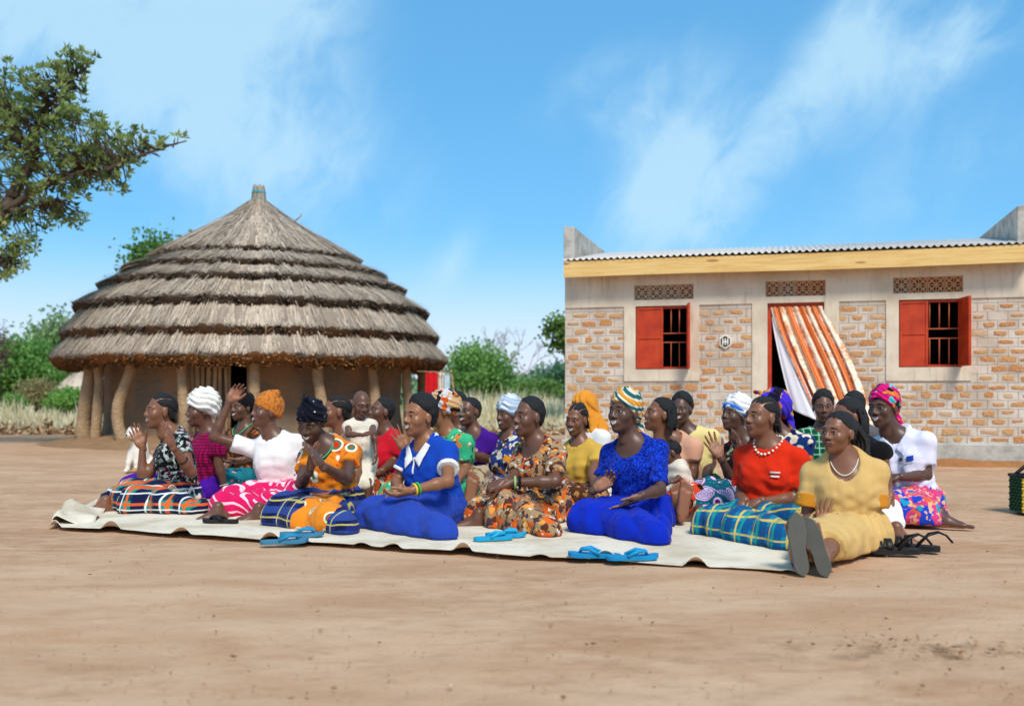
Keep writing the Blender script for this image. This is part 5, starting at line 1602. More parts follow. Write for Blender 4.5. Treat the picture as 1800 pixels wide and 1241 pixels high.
def two_cloth():
    """navy plaid wrap over an orange ringed dress hem"""
    m = cloth('plaid_over_orange'); v = m.warp(m.v, .03, 6); c = lin((26, 38, 104))
    for d, per, duty, colr, st, ph in ((XY, .12, .45, (16, 22, 58), .9, .0), (Z_, .10, .4, (46, 70, 140), .8, .3), (XY, .12, .05, (190, 178, 92), .9, .55), (Z_, .10, .06, (190, 178, 92), .9, .75)):
        t = (dirc(m, v, nrm(d)) / per + ph).frac(); c = m.mix(((t - .5).abs() * -1).step(-duty / 2 - .03, -duty / 2) * st, c, lin(colr))
    d, _ = m.voro(v, 9, rand=.5); o = lin((228, 134, 34))
    for r, colr in ((.36, (238, 226, 196)), (.26, (54, 110, 74)), (.16, (200, 58, 26))): o = m.mix((d * -1).step(-r - .02, -r + .02), o, lin(colr))
    x, y, z = m.xyz(v); w = (x * 1.0 + z * -.55 + y * .1 + m.noise(v, 7, 2) * .12)
    band = (w.step(-.155, -.145)) * (1 - w.step(.06, .07)) * ((.20 - z).step(0, .02)) * ((y * -1).step(.06, .10))
    return cfin(m, m.mix(band, c, o))


FB['p19s'], FB['lace'], FB['p5s'] = spiral_cloth(), lace_cloth(), two_cloth()
hair_short, hair_afro, hair_row, hair_braid = [('short', 'hair', HAIRM)], [('afro', 'hair', HAIRM)], [('cornrow', 'hair', HAIRM)], [('braids', 'hair', HAIRM)]
def scarf(kind, m): return [('short', 'hair', HAIRM), (kind, 'headscarf', FB[m] if isinstance(m, str) else m)]


yel_band, grn_band, blk_band, grey_band = c_plain('yellow_band', (226, 190, 70)), c_plain('green_band', (70, 170, 80)), c_plain('black_band', (24, 22, 22)), c_plain('pale_green_band', (150, 190, 130))
bead_w, bead_b, cord_b, cord_g = plain('white_beads', lin((226, 226, 206)), .35), plain('dark_beads', lin((50, 32, 26)), .4), plain('brown_cord', lin((60, 44, 36))), plain('green_beads', lin((60, 170, 110)), .4)
flagm = c_plain('blue_flag_print', (24, 62, 160)); emblem = c_plain('brown_emblem_print', (90, 70, 60)); printw = c_plain('white_letters', (236, 220, 210)); gold = plain('gold', (.8, .5, .12), .3)
L_, R_, U_, D_, C_, B_ = (-1, 0, 0), (1, 0, 0), (0, 0, 1), (0, 0, -1), (0, -1, 0), (0, 1, 0)
lapL = lambda x, y: None


def people():
    # ---- front row, left to right
    person('person in a black and white floral blouse and teal plaid skirt, clapping at far left', 6.95, (283, 723, 58, 2, 0, 'smile'), (309, 766), (314,), 58,
           arms=(((336, 831, -1), (303, 783, -1), (286, 735, 0), (-1, .2, .1), 'flat'), ((250, 848, 0), (250, 785, -1), (229, 740, 0), (.55, -1, 0), 'flat')),
           legs=(((238, 0.09, -1), (330, .06, -1)), ((232, 0.09, 0), (186, .06, -1), (150, .055, 0))), skin=0, hr=hair_row, top=FB['p1t'], skirt=FB['p1s'], sleeve=.42, neck='scoop', hem=-.02, cover=.85,
           extras=(x_bangle(bead_b, 1, .45),))
    person('person in a white towel turban, magenta check shirt and purple skirt', 7.5, (354, 722, 62, 0, 0, 'smile'), (372, 766), (350,), 50,
           arms=(((384, 816, 0), (395, 858, 0), (400, 874, 0), (-1, 0, 0), 'relax'), None), legs=(((248, 0.09, 0), (330, .06, -1)), ((235, 0.09, 0), (320, .06, -1))), skin=1, hr=[('turban', 'headscarf', FB['towel'])], top=FB['p2t'], skirt=FB['purple'], sleeve=.52, neck='crew', extras=(x_bangle(bead_w, 1, .86, .03, .004),))
    person('person in an orange knitted cap, white top and pink striped skirt, one arm raised', 6.9, (468, 724, 55, 6, 0, 'smile'), (482, 772), (496,), 14,
           arms=(((528, 822, 0), (474, 866, -1), (450, 876, 0), (0, -.2, -1), 'relax'), ((376, 768, 0), (404, 705, 0), (423, 676, 0), (.2, -1, -.3), 'relax')),
           legs=(((512, 0.09, -1), (456, .06, -1), (412, .05, 0)), ((408, 0.09, -1), (384, .06, -1), (355, .05, 0))), skin=1, hr=[('cap', 'knitted_cap', FB['capo'])], top=FB['white'], skirt=FB['p4s'], sleeve=.55, neck='crew', hem=.0, cover=.72, flare=.02,
           extras=(x_beads(cord_b, .15, .004, 30, .07, 'cord_necklace', False),), top_name='shirt')
    person('person bending over clapping hands in an orange ringed blouse and spotted headscarf', 6.25, (548, 742, 18, -24, 6, 'smile'), (578, 786), (588,), 20,
           arms=(((609, 843, -1), (566, 818, -1), (548, 793, 0), (-1, .1, 0), 'flat'), ((529, 850, -1), (545, 826, -1), (550, 791, 0), (1, -.2, 0), 'flat')),
           legs=(((552, 0.09, -1), (600, .06, -1)), ((494, 0.09, -1), (560, .06, -1))), skin=2, hr=[('tall', 'headscarf', FB['navydot'])], top=FB['p5t'], skirt=FB['p5s'], sleeve=.45, neck='v', hem=-.01,
           extras=(x_beads(cord_g, .07, .005, 24, .074, 'green_necklace', False),), hd_d=-.09)
    person('person in a blue polo with white collar and cuffs and a blue skirt', 6.0, (738, 733, 48, 3, 0, 'smile'), (752, 784), (768,), 40,
           arms=(((788, 846, -1), (722, 862, -1), (676, 877, 0), (-.2, .3, 1), 'relax'), ((697, 847, 0), (699, 860, -1), (670, 879, 0), (.2, .2, -1), 'flat')),
           legs=(((704, 0.085, -1), (766, .05, -1)), ((658, 0.09, -1), (740, .06, -1))), skin=3, hr=hair_afro, top=FB['blue'], skirt=FB['blue_s'], sleeve=.60, neck='polo', hem=-.02, fat=1.08, top_name='polo_shirt',
           extras=(x_collar(FB['white']), x_cuffs(FB['white'], .50, .62, .60, .012, .006), x_placket(FB['white']), x_bangle(yel_band, 1, .90), x_bangle(grn_band, 1, .82, .033)))
    person('person in an orange and brown patterned dress with close cropped hair', 6.1, (930, 733, 56, 2, 0, 'smile'), (946, 783), (958,), 50,
           arms=(((976, 846, -1), (896, 848, -1), (858, 856, 0), (-.2, .6, -1), 'grip'), ((900, 842, -1), (884, 848, -1), (856, 858, 0), (.2, .6, -1), 'grip')),
           legs=(((890, .13, -1), (956, .05, -1)), ((872, .16, 0), (842, .06, -1), (802, .055, 0))), skin=1, hr=hair_short, top=FB['p13'], skirt=FB['p13'], sleeve=.78, neck='scoop', hem=-.03, cover=.9, fat=1.05,
           extras=(x_bangle(blk_band, 1, .78, .034, .009), x_bangle(grey_band, 1, .88, .032, .007)))
    person('person in a royal blue lace top and skirt with a striped headscarf', 5.85, (1098, 725, 46, 4, 0, 'smile'), (1113, 780), (1127,), 35,
           arms=(((1160, 861, -1), (1124, 873, -1), (1096, 888, 0), (-1, .2, .3), 'open'), ((1058, 843, 0), (1046, 860, -1), (1074, 842, 0), (.5, -.6, .9), 'relax')),
           legs=(((1082, 0.085, -1), (1142, .05, -1)), ((1036, 0.09, -1), (1140, .06, -1))), skin=2, hr=scarf('wrap', 'p16h'), top=FB['lace'], skirt=FB['royal'], sleeve=.88, neck='scoop', hem=.02, flare=.006)
    person('person in a red t-shirt and turquoise plaid skirt with cornrows and white beads', 5.7, (1339, 734, 60, 5, 0, 'closed'), (1354, 789), (1352,), 35,
           arms=(((1398, 876, 0), (1334, 882, -1), (1298, 896, 0), (-.1, .3, -1), 'relax'), ((1304, 868, 0), (1306, 884, -1), (1290, 902, 0), (.3, .5, -1), 'relax')),
           legs=(((1318, 0.06, -1), (1372, .05, -1)), ((1256, 0.06, -1), (1330, .05, -1))), skin=0, hr=hair_row, top=FB['red'], skirt=FB['p21s'], sleeve=.80, neck='crew', hem=.0, top_name='t_shirt', flare=.018,
           extras=(x_beads(bead_w, .035, .0085, 22, .078), x_patch(printw, 'chest_print', .66, .085, .055, .010), x_patch(printw, 'chest_print', .60, .085, .045, .010)))
    person('person in an ochre dress with mustard sleeve bands, sandal soles towards the camera', 5.0, (1474, 761, 52, 2, 0, 'closed'), (1484, 814), (1490,), 18,
           arms=(((1532, 913, 0), (1482, 931, -1), (1440, 922, 0), (-.1, -.5, 1), 'relax'), ((1419, 913, 0), (1446, 938, -1), (1446, 905, 0), (.5, -1, .1), 'open')),
           legs=(((1466, 0.09, -1), (1446, .065, -1), (1420, .235, 0, (.35, 1, .15))), ((1430, 0.09, -1), (1402, .065, -1), (1391, .25, 0, (.1, 1, .1)))), k=1.0, sh_w=.150, hs=.94, skin=0, hr=[('ponytail', 'hair', HAIRM)], top=FB['tan'], skirt=FB['tan'], sleeve=.72, neck='v', hem=-.02, cover=.45, fold=.75, flare=.026, top_name='dress_top',
           extras=(x_cuffs(FB['mustard'], .44, .73, .72, .026, .004, 'sleeve_band'), x_beads(bead_w, .06, .0024, 26, .070, 'thin_necklace', False), x_sandals(plain('sandal_rubber', lin((92, 92, 86)), .7), plain('sandal_strap_black', lin((30, 28, 28)), .5))))
    person('person in a white polo with blue badge, fuchsia headscarf and pink and blue skirt', 6.3, (1553, 716, 52, -4, 0, 'smile'), (1580, 768), (1602,), 40,
           arms=(((1628, 835, 0), (1578, 839, -1), (1546, 846, 0), (0, .4, -1), 'relax'), ((1545, 826, 0), (1545, 846, -1), (1520, 852, 0), (0, .4, -1), 'relax')),
           legs=(((1575, 0.11, -1), (1652, .06, 0), (1706, .06, 0)), ((1562, 0.09, 0), (1630, .06, 0))), skin=2, hr=scarf('wrap', 'p26h'), top=FB['lilac'], skirt=FB['p26s'], sleeve=.72, neck='polo', hem=-.08, cover=.85, fat=1.06, top_name='polo_shirt', flare=.018,
           extras=(x_collar(FB['lilac']), x_patch(flagm, 'flag_badge', .70, .090, .036, .030), x_patch(emblem, 'emblem_badge', .70, .035, .026, .022), x_patch(c_plain('grey_print', (176, 170, 200)), 'badge_lettering', .645, .065, .085, .004)))
    # ---- second row and behind
    person('person in a black headscarf and brown print top behind the raised arm', 8.0, (426, 716, 40, 0, 0, 'smile'), (432, 758), (428,), 35, arms=(((455, 800, -1), (425, 808, -1), (408, 812, 0), U_, 'relax'), ((398, 800, 0), (405, 812, -1), (400, 820, 0), U_, 'relax')), legs='auto', skin=1, hr=scarf('wrap', FB['black']), top=FB['p3t'], skirt=FB['teal'], neck='scoop', hs=.95,
           extras=(x_beads(cord_g, .04, .004, 24, .074, 'green_necklace', False),))
    person('person with cornrows and a peach t-shirt behind the orange ringed blouse', 7.15, (591, 724, 72, 2, 0, 'smile'), (607, 768), (618,), 55, arms=(((628, 832, -1), (612, 862, -1), (600, 880, 0), D_, 'relax'), None), legs='auto', skin=0, hr=hair_row, top=FB['peach'], skirt=FB['p8s'], sleeve=.62, neck='crew', top_name='t_shirt')
    person('child with a shaved head peeping out between the cornrows and the toddler', 8.6, (615, 722, 20, 0, 0, 'closed'), (616, 752), (618,), 20, legs='auto', k=.8, hs=.85, skin=1, top=FB['grey'], skirt=FB['grey'], female=False, arms=(((632, 790, 0), (625, 815, -1), (620, 830, 0), D_, 'relax'), None), hr=())
    person('toddler with a shaved head standing in a white dress', 7.0, (635, 711, -28, -16, 0, 'closed'), (633, 742), (636,), -12, k=.55, hs=.78, skin=1, pz=.56,
           arms=(((657, 764, -1), (661, 796, -1), (662, 812, 0), L_, 'relax'), ((612, 764, -1), (640, 764, -1), (652, 760, 0), (0, .5, -1), 'relax')),
           legs=(((648, .17, -1), (647, .055, 0), (652, .03, 0)), ((630, .17, -1), (630, .055, 0), (634, .03, 0))), top=FB['cream'], skirt=FB['cream'], sleeve=.12, cover=0, female=False, hem=-.05, h=.009, top_name='dress_top', hr=(), flare=.0, sh_w=.15)
    person('person in a red t-shirt with lips closed, between toddler and blue polo', 7.6, (671, 724, 62, 10, 0, 'closed'), (681, 766), (684,), 50, arms=(((692, 812, 0), (668, 828, -1), (650, 832, 0), D_, 'relax'), None), legs='auto', skin=1, hr=hair_short, top=FB['p8t'], skirt=FB['p8s'], sleeve=.6, neck='crew', top_name='t_shirt', hs=.93)
    person('person in a patterned orange and black headscarf and green blouse behind the blue polo', 6.85, (775, 721, 75, 0, 0, 'closed'), (790, 768), (800,), 45, arms=(((818, 822, 0), (800, 850, -1), (785, 860, 0), D_, 'relax'), ((722, 815, 0), (712, 790, -1), (702, 766, 0), C_, 'open')), legs='auto', skin=3, hr=[('sidewrap', 'headscarf', FB['p10h'])], top=FB['p10t'], skirt=FB['p10t'], sleeve=.75, neck='crew')
    person('person with short black hair, all but hidden behind the patterned orange headscarf', 7.7, (797, 718, 70, 0, 0, 'closed'), (806, 760), (806,), 50, arms=(((815, 805, 0), (800, 830, -1), (790, 840, 0), D_, 'relax'), None), legs='auto', skin=1, hr=hair_afro, top=FB['grey'], skirt=FB['grey'], hs=.95, female=False)
    person('person laughing in a purple dress with beige trim', 7.4, (825, 724, 38, 2, 0, 'smile'), (834, 765), (842,), 40, arms=(((857, 806, 0), (822, 796, -1), (806, 786, 0), L_, 'flat'), ((803, 806, 0), (812, 800, -1), (802, 786, 0), R_, 'flat')),
           legs=(((838, .20, -1), (826, .09, -1), (832, .24, 0, (0, 1, .1))), ((812, .20, -1), (806, .10, -1), (800, .25, 0, (0, 1, .1)))), skin=1, hr=hair_short, top=FB['p11t'], skirt=FB['beige'], sleeve=.72, neck='scoop', cover=.5, hs=.95)
    person('person in a pale blue striped headwrap and motley blouse behind the cropped hair', 7.3, (893, 730, 50, 2, 0, 'smile'), (895, 772), (900,), 45, arms=(((915, 820, 0), (895, 850, -1), (885, 860, 0), D_, 'relax'), ((872, 815, 0), (872, 845, -1), (866, 860, 0), D_, 'relax')), legs='auto', skin=1, hr=[('turban', 'headscarf', FB['bwrap'])], top=FB['p12t'], skirt=FB['p12t'], sleeve=.6, hs=.9)
    person('person in a yellow t-shirt with pulled back braids, head bowed', 6.85, (1014, 738, 35, -6, 4, 'smile'), (1020, 784), (1024,), 38, arms=(((1042, 830, -1), (1044, 862, -1), (1034, 876, 0), D_, 'relax'), ((986, 830, 0), (1000, 846, -1), (1016, 852, 0), D_, 'relax')), legs='auto', k=.92, hs=.92, skin=0, hr=[('tuft', 'hair', HAIRM)], top=FB['yellow'], skirt=FB['p14s'], sleeve=.62, neck='crew', top_name='t_shirt')
    person('person in an orange draped headscarf and white blouse by the house corner', 7.9, (1024, 718, 72, 0, 0, 'closed'), (1036, 760), (1044,), 55, arms=(((1058, 805, 0), (1040, 835, -1), (1028, 848, 0), D_, 'relax'), None), legs='auto', skin=1, hr=[('drape', 'headscarf', FB['orange'])], top=FB['white'], skirt=FB['white'], sleeve=.7)
    person('person with short braids in a peach top holding a baby', 6.65, (1160, 729, 80, 10, 0, 'smile'), (1186, 776), (1202,), 52, arms=(((1219, 832, 0), (1196, 846, -1), (1180, 854, 0), (-.4, .4, .8), 'relax'), ((1150, 822, 0), (1160, 850, -1), (1178, 856, 0), U_, 'relax')),
           legs=(((1208, .15, -1), (1197, .09, -1), (1204, .25, 0, (0, 1, .1))), ((1180, .15, -1), (1186, .07, -1), (1186, .23, 0, (-.1, 1, .1)))), skin=0, hr=hair_braid, top=FB['peach2'], skirt=FB['p17s'], sleeve=.52, neck='scoop', cover=.5, hs=.95)
    person('baby with curled dark hair held against the peach top', 6.30, (1180, 796, 95, -25, 0, 'closed'), (1188, 818), (1196,), 80, k=.50, hs=.66, skin=1, pz=.40, hr=[('baby', 'hair', HAIRM)], arms=(((1196, 838, 0), (1184, 846, -1), (1176, 848, 0), D_, 'relax'), None), legs='auto', top=FB['cream'], skirt=FB['cream'], female=False, sleeve=.9, h=.009, name='baby', hem=-.1, top_name='baby_shirt')
    person('person in a pale yellow t-shirt with short hair, in front of the brick wall', 7.2, (1198, 720, 28, 2, 0, 'smile'), (1211, 762), (1226,), 25, arms=(((1250, 815, 0), (1232, 850, -1), (1222, 862, 0), D_, 'relax'), None), legs='auto', skin=2, hr=hair_afro, top=FB['pale_y'], skirt=FB['dkgreen'], sleeve=.66, neck='crew', female=False, top_name='t_shirt', hs=.97)
    person('person clapping in a blue and white headband and turquoise spiral skirt', 6.55, (1293, 731, 58, 12, 0, 'closed'), (1310, 782), (1322,), 45, arms=(((1336, 838, 0), (1306, 798, -1), (1292, 754, 0), (-1, 0, 0), 'flat'), ((1288, 846, -1), (1266, 803, -1), (1240, 762, 0), (.35, -1, .1), 'open')),
           legs=(((1262, .15, -1), (1262, .06, -1), (1222, .055, 0)), ((1238, .16, -1), (1230, .06, -1), (1190, .055, 0))), skin=2, hr=[('turban', 'headscarf', FB['white']), ('band', 'headband', c_plain('blue_headband', (40, 110, 200)))], top=FB['p19t'], skirt=FB['p19s'], sleeve=.35, neck='crew', cover=.8, hs=.93)
    person('person in a knotted blue, ochre and red headwrap behind the red t-shirt', 6.75, (1356, 722, 70, 0, 0, 'closed'), (1376, 768), (1386,), 40, arms=(((1412, 822, 0), (1400, 855, -1), (1388, 868, 0), D_, 'relax'), None), legs='auto', skin=1, hr=[('knot', 'headscarf', FB['p20h'])], top=FB['p20t'], skirt=FB['p20t'], sleeve=.7, neck='crew')
    person('person in a green check shirt sitting below the curtain', 7.1, (1447, 716, 12, -2, 0, 'closed'), (1446, 758), (1446,), 15, arms=(((1470, 806, 0), (1455, 840, -1), (1445, 852, 0), D_, 'relax'), ((1420, 806, 0), (1432, 842, -1), (1442, 852, 0), D_, 'relax')), legs='auto', skin=1, hr=hair_afro, top=FB['p22t'], skirt=FB['black'], sleeve=.7, female=False, k=.95, hs=.92, top_name='shirt')
    person('person with a shiny bare forehead and short hair right of the green check shirt', 7.4, (1500, 715, 62, -8, 0, 'closed'), (1508, 756), (1512,), 40, arms=(((1528, 805, 0), (1510, 835, -1), (1498, 848, 0), D_, 'relax'), None), legs='auto', skin=1, hr=hair_short, top=FB['grey'], skirt=FB['grey'], female=False, hs=.95)
    person('person in a black top and white skirt leaning on one arm behind the ochre dress', 5.8, (1490, 733, 78, -4, 0, 'closed'), (1510, 782), (1528,), 62, arms=(((1553, 822, 0), (1563, 862, 0), (1566, 888, 0), (-1, 0, 0), 'relax'), None),
           legs=(((1494, .12, -1), (1574, .07, -1), (1608, .055, 0)), ((1480, .12, 0), (1550, .06, -1))), k=.96, hs=.94, skin=0, hr=hair_braid, top=FB['black'], skirt=FB['white'], sleeve=.12, neck='scoop', cover=.72)


people()


# ------------------------------------------------------------------ mat, sandals, basket, dog, washing
def make_mat():
    m = Mat('canvas_mat', .85, .2); v = m.coord(); n = m.noise(v, 3, 5, .6)
    w = m.noise(m.map(v, (1, 1, 1)), 180, 2)
    cr = (m.noise(m.warp(v, .2, 2), 2.2, 3) - .5).abs()
    c = m.mix(n.step(.38, .72), lin((228, 214, 192)), lin((200, 180, 152))); m.col(m.mix(m.noise(v, 9, 4).step(.58, .75) * .35, c, lin((168, 142, 112)))); m.bump(m.noise(v, 7, 3) + w * .2 + cr * 2.5, .45, .014)
    a, b = gpt(85, 926)[:2], gpt(1412, 1008)[:2]
    ll, lr = np.array([-3.35, 8.6]), np.array([2.3, 8.2])
    n_, m_ = 300, 56
    U, T = np.meshgrid(np.linspace(0, 1, n_), np.linspace(0, 1, m_) ** 2.2, indexing='ij')
    P = (a[None, None] * (1 - U[..., None]) + b * U[..., None]) * (1 - T[..., None]) + (ll * (1 - U[..., None]) + lr * U[..., None]) * T[..., None]
    edge = np.exp(-(T / .016) ** 1.2)
    s = U * 4.2
    wave = np.maximum(0, np.sin(s * 13.3 + 2.2 * np.sin(s * 2.1)) * .7 + np.sin(s * 29 + 1.4 * np.sin(s * 5)) * .5 - .3)
    Z = .004 + edge * .050 * wave + .006 * np.maximum(0, vnoise((P[..., 0] * 5, P[..., 1] * 5, 0 * s), 3)) * (T < .5)
    P = P + np.stack([0 * s, -edge * .035 * np.sin(s * 9) * .6, ], -1)
    # rolled back corner on the left
    xl = P[..., 0] - (-2.72 - .27 * (P[..., 1] - 5.83))
    V = np.stack([P[..., 0], P[..., 1], Z], -1)
    o = obj_np('canvas_mat', V.reshape(-1, 3), gridfaces(n_, m_)[:, ::-1], m.m)
    so = o.modifiers.new('solidify', 'SOLIDIFY'); so.thickness = .004; so.offset = 1
    tag(o, 'long cream canvas mat with a wavy front edge on the sand', 'mat')
    # curled over flap at the left end, the same cloth
    n_, m_ = 40, 40
    S_, W = np.meshgrid(np.linspace(0, 1, n_), np.linspace(0, 1, m_), indexing='ij')
    p0, p1 = A3(*a, 0) + A3(.03, .05, 0), gpt(128, 903)
    ax = p0 + (p1 - p0) * W[..., None]; dr = nrm(np.cross(p1 - p0, A3(0, 0, 1)))
    R = .026 + .016 * W + .006 * np.sin(W * 9)
    th = S_ * 3.9
    xx = np.where(th < math.pi, -R * np.sin(th), (th - math.pi) * .26); z = np.where(th < math.pi, R * (1 - np.cos(th)), 2 * R - (th - math.pi) * .085 + .02 * np.sin(W * 7 + th * 3))
    V = ax + dr * (xx[..., None]) * (1 if dr[0] > 0 else -1) + A3(0, 0, 1) * (z[..., None] + .006)
    f_ = obj_np('curled_flap', V.reshape(-1, 3), gridfaces(n_, m_), m.m, o); so = f_.modifiers.new('solidify', 'SOLIDIFY'); so.thickness = .004


make_mat()


def flip_flop(label, cen, ang, solec, strapc, L=.245, tip=0, group=None, sandal=False):
    cen = np.asarray(cen, float); root = empty('flip_flop' if not sandal else 'sandal', (cen[0], cen[1], cen[2]), ang)
    tag(root, label, 'sandal', group); root.rotation_euler = (tip, 0, ang)
    n = 26; t = np.linspace(0, 1, n); yy = (t - .5) * L
    hw = np.interp(t, [0, .03, .10, .35, .72, .92, .98, 1], [.004, .020, .031, .030, .043, .036, .018, .004]) * L / .245; cx = np.interp(t, [0, .5, 1], [0, .003, -.008])
    th = .020 if not sandal else .028
    zb = .004 + .008 * np.clip((t - .75) / .25, 0, 1) ** 2
    V = np.concatenate([np.stack([cx - hw, yy, zb + th], -1), np.stack([cx + hw, yy, zb + th], -1), np.stack([cx - hw, yy, zb], -1), np.stack([cx + hw, yy, zb], -1)])
    i = np.arange(n - 1)
    Fq = [np.stack([i, n + i, n + i + 1, i + 1], 1), np.stack([2 * n + i, 2 * n + i + 1, 3 * n + i + 1, 3 * n + i], 1), np.stack([i, i + 1, 2 * n + i + 1, 2 * n + i], 1), np.stack([n + i, 3 * n + i, 3 * n + i + 1, n + i + 1], 1)]
    bevel(obj_np('sole', V, np.concatenate(Fq), solec, root, smooth=False), .003, 2)
    s = L / .245
    if not sandal:
        for sd in (-1, 1):
            mb = MB(); mb.tube([A3(-.004, .072, .022) * s, A3(sd * .012 - .003, .060, .042) * s, A3(sd * .030, .020, .046) * s, A3(sd * .036, -.030, .024) * s], [.006, .009, .010, .008], 6); mb.build('strap', strapc, root)
    else:
        for ya, yb, hh in ((.050, .088, .040), (.004, .036, .048)):
            A, B = np.meshgrid(np.linspace(-1.45, 1.45, 17), np.linspace(ya, yb, 4), indexing='ij')
            V = np.stack([.041 * np.sin(A), B + .006 * np.cos(A), .026 + hh * np.cos(A)], -1).reshape(-1, 3)
            ob = obj_np('strap', V, gridfaces(17, 4), strapc, root); so = ob.modifiers.new('solidify', 'SOLIDIFY'); so.thickness = .004
        mb = MB(); mb.tube([A3(-.032, -.02, .03), A3(-.034, -.07, .085), A3(0, -.115, .10), A3(.034, -.07, .085), A3(.032, -.02, .03)], .007, 6); mb.build('heel_strap', strapc, root)
        mb = MB(); mb.tube([A3(.0, -.115, .10), A3(.01, -.150, .085), A3(.012, -.18, .05)], .006, 6); mb.build('loose_strap', strapc, root)
    return root


blu = plain('blue_foam', lin((60, 120, 150)), .7); blu2 = plain('blue_strap', lin((40, 130, 170)), .5); cya = plain('cyan_foam', lin((30, 150, 190)), .7); cya2 = plain('cyan_strap', lin((30, 160, 200)), .5)
sky_ = plain('bright_blue_foam', lin((20, 130, 180)), .7); sky2 = plain('bright_blue_strap', lin((20, 140, 190)), .5); bk = plain('black_rubber', lin((34, 32, 32)), .6); bk2 = plain('black_strap', lin((24, 22, 24)), .45)
z3 = A3(0, 0, .008)
flip_flop('dull blue flip-flop hanging over the mat edge before the orange ringed blouse', gpt(500, 957) + A3(0, 0, .002), math.radians(-75), blu, blu2)
flip_flop('dull blue flip-flop lying on the mat behind its fellow at the edge', gpt(530, 946) + z3, math.radians(-100), blu, blu2)
flip_flop('cyan flip-flop nearest the edge before the orange and brown dress', gpt(868, 953) + z3, math.radians(-70), cya, cya2, .22)
flip_flop('cyan flip-flop behind its fellow before the orange and brown dress', gpt(889, 947) + z3, math.radians(-96), cya, cya2, .22)
flip_flop('bright blue flip-flop left of its fellow before the royal blue skirt', gpt(1045, 984) + z3, math.radians(78), sky_, sky2)
flip_flop('bright blue flip-flop right of its fellow before the royal blue skirt', gpt(1112, 988) + z3, math.radians(-84), sky_, sky2)
flip_flop('black flip-flop beside the bare foot under the pink striped skirt', gpt(388, 922) + z3, math.radians(82), bk, bk2, .22)
flip_flop('black strappy sandal nearer the white skirt on the sand', gpt(1570, 972) + A3(0, 0, -.006), math.radians(80), bk, bk2, .25, sandal=True)
flip_flop('black strappy sandal with a loose heel strap on the sand', gpt(1605, 966) + A3(0, 0, -.006), math.radians(64), bk, bk2, .25, sandal=True)


def make_basket():
    c = gpt(1832, 900); root = empty('woven_basket', c); tag(root, 'woven green, orange and black plastic basket at the right edge', 'basket')
    cols = [plain('weave_' + n, lin(x), .5) for n, x in (('green', (20, 92, 56)), ('orange', (226, 132, 72)), ('black', (26, 24, 26)), ('yellow', (214, 184, 60)))]
    W, Dp, Hh = .17, .10, .24; cw = .021
    core = MB(); core.box(-W + .004, W - .004, -Dp + .004, Dp - .004, 0.005, Hh - .004); core.build('basket_body', cols[2], root, smooth=False)
    for face, (half, off, axis) in enumerate(((W, -Dp, 0), (W, Dp, 0), (Dp, -W, 1), (Dp, W, 1))):
        ncol = int(2 * half / cw)
        for i in range(ncol):
            for j in range(11):
                m = MB(); u0 = -half + i * cw + .001; z0 = .004 + j * cw; p = (i + j) % 2
                d0, d1 = off - .006 - .004 * p, off + .006 + .004 * p
                if axis == 0: m.box(u0, u0 + cw - .002, d0, d1, z0, z0 + cw - .002)
                else: m.box(d0, d1, u0, u0 + cw - .002, z0, z0 + cw - .002)
                if face in (0, 2):
                    k = 3 if (axis == 1 and i == 0) else (0 if i < 2 and axis == 0 else (1 if p else 2) if axis == 0 else (0 if p else 2))
                    bevel(m.build('weave_square', cols[k], root, smooth=False), .004, 1)
    mb = MB(); mb.tube([(x, y, Hh) for x, y in ((-W, -Dp), (W, -Dp), (W, Dp), (-W, Dp), (-W, -Dp))], .011, 8); mb.build('rim', cols[2], root)
    for y in (-Dp, Dp):
        mb = MB(); mb.tube([(-W * .6 + .002 * t, y * (1 - .1 * math.sin(t * .3)), Hh + .085 * math.sin(t / 12 * math.pi)) if False else (-W * .75 + W * 1.5 * t / 12, y, Hh - .0 + .075 * math.sin(t / 12 * math.pi)) for t in range(13)], .013, 8); mb.build('handle', cols[2], root)


make_basket()


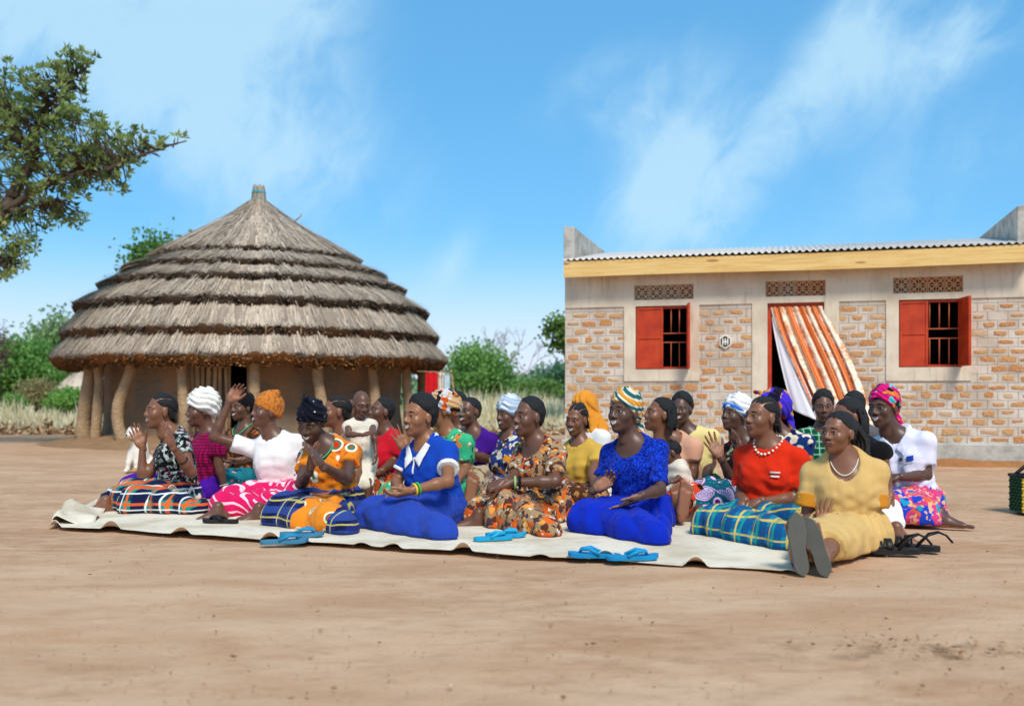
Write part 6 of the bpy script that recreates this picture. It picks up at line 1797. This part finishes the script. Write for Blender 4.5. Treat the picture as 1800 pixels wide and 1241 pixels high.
def make_dog():
    c = gpt(236, 830); root = empty('dog', c); tag(root, 'cream and white dog sitting half hidden behind the floral blouse', 'dog')
    f = Fld()
    f.ell((.02, .10, .20), (.085, .13, .15), k=.05); f.ell((.02, .20, .11), (.10, .12, .11), k=.05)
    for s in (-1, 1):
        f.cap((s * .045 + .01, .02, .20), (s * .04 - .01, -.02, .10), .040, .026, .03); f.cap((s * .04 - .01, -.02, .10), (s * .042 - .015, -.03, .028), .024, .022, .015); f.ell((s * .042 - .018, -.055, .018), (.026, .040, .020), k=.015)
        f.cap((s * .09 + .02, .18, .10), (s * .10 + .02, .05, .03), .05, .026, .03)
    f.cap((.02, .06, .28), (.0, .0, .37), .065, .055, .04); f.ell((-.005, -.02, .40), (.058, .066, .055), k=.03); f.cap((-.01, -.06, .39), (-.02, -.13, .375), .032, .022, .02)
    for s in (-1, 1): f.cap((s * .045, .0, .44), (s * .07, -.01, .40), .018, .012, .012)
    f.cap((.04, .30, .06), (.12, .38, .03), .022, .012, .02)
    f.fn(lambda V, X, Y, Z: np.maximum(V, .001 - Z)); P, Q = f.mesh(.009)
    m = Mat('dog_fur', .9, .1); v = m.coord(); m.col(m.mix(m.noise(v, 7, 3).step(.52, .60), lin((226, 216, 204)), lin((190, 140, 84)))); m.bump(m.noise(m.map(v, (1, 1, .3)), 120, 2), .4, .006)
    obj_np('body', P, Q, m.m, root)
    mb = MB(); mb.tube([(-.021, -.143, .38), (-.022, -.155, .377)], [.012, .008], 8); mb.build('nose', bk, root)


make_dog()


def washing():
    Y = 16.4
    def cloth_(name, label, mat, pxa, pxb, pya, pyb, ph, dy=0):
        n, m_ = 26, 24; U, T = np.meshgrid(np.linspace(0, 1, n), np.linspace(0, 1, m_), indexing='ij')
        a, b = wpt(pxa, pya, Y + dy), wpt(pxb, pyb, Y + dy); c = (a + b) / 2
        X = a[0] + (b[0] - a[0]) * U + .02 * (T - .5) * (U - .5); Z = a[2] + (b[2] - a[2]) * T + .015 * np.sin(U * 5 + ph) * T; Yv = Y + dy + .03 * np.sin(U * 13 + ph + T) * (.4 + T)
        o = obj_np(name, np.stack([X, Yv, Z], -1).reshape(-1, 3) - c, gridfaces(n, m_), mat); o.location = c; s = o.modifiers.new('solidify', 'SOLIDIFY'); s.thickness = .006
        tag(o, label, 'laundry', 'washing hung at the hut eave')
    cloth_('hanging_cloth', 'bright red cloth hanging under the right eave of the hut', c_plain('red_cloth', (214, 30, 40)), 748, 770, 654, 700, 0)
    cloth_('hanging_cloth', 'striped beige cloth hanging between the red and the pale blue cloth', c_plaid('beige_stripe_cloth', (226, 216, 206), [(X_, .05, .4, (190, 172, 150), .8, 0)]), 768, 783, 655, 708, 2, .06)
    cloth_('hanging_cloth', 'pale blue cloth hanging outermost at the right eave of the hut', c_plain('pale_blue_cloth', (206, 224, 232)), 781, 791, 654, 698, 4, .02)
    a, b = wpt(744, 653, Y), wpt(795, 655, Y); root = empty('clothes_line', (a + b) / 2); tag(root, 'thin wooden rail and pole the washing hangs on beside the hut', 'rail')
    mb = MB(); mb.tube([a + A3(-.1, 0, .004), b], .010, 6); mb.build('rail', bark, root).matrix_parent_inverse = Matrix.Translation(-(Vector(a) + Vector(b)) / 2)
    mb = MB(); p = b + A3(-.02, .02, .05); mb.tube([p, (p + A3(.05, 0, -.4)), A3(p[0] + .06, p[1], -.02)], [.014, .018, .022], 6); mb.build('pole', bark, root).matrix_parent_inverse = Matrix.Translation(-(Vector(a) + Vector(b)) / 2)


washing()
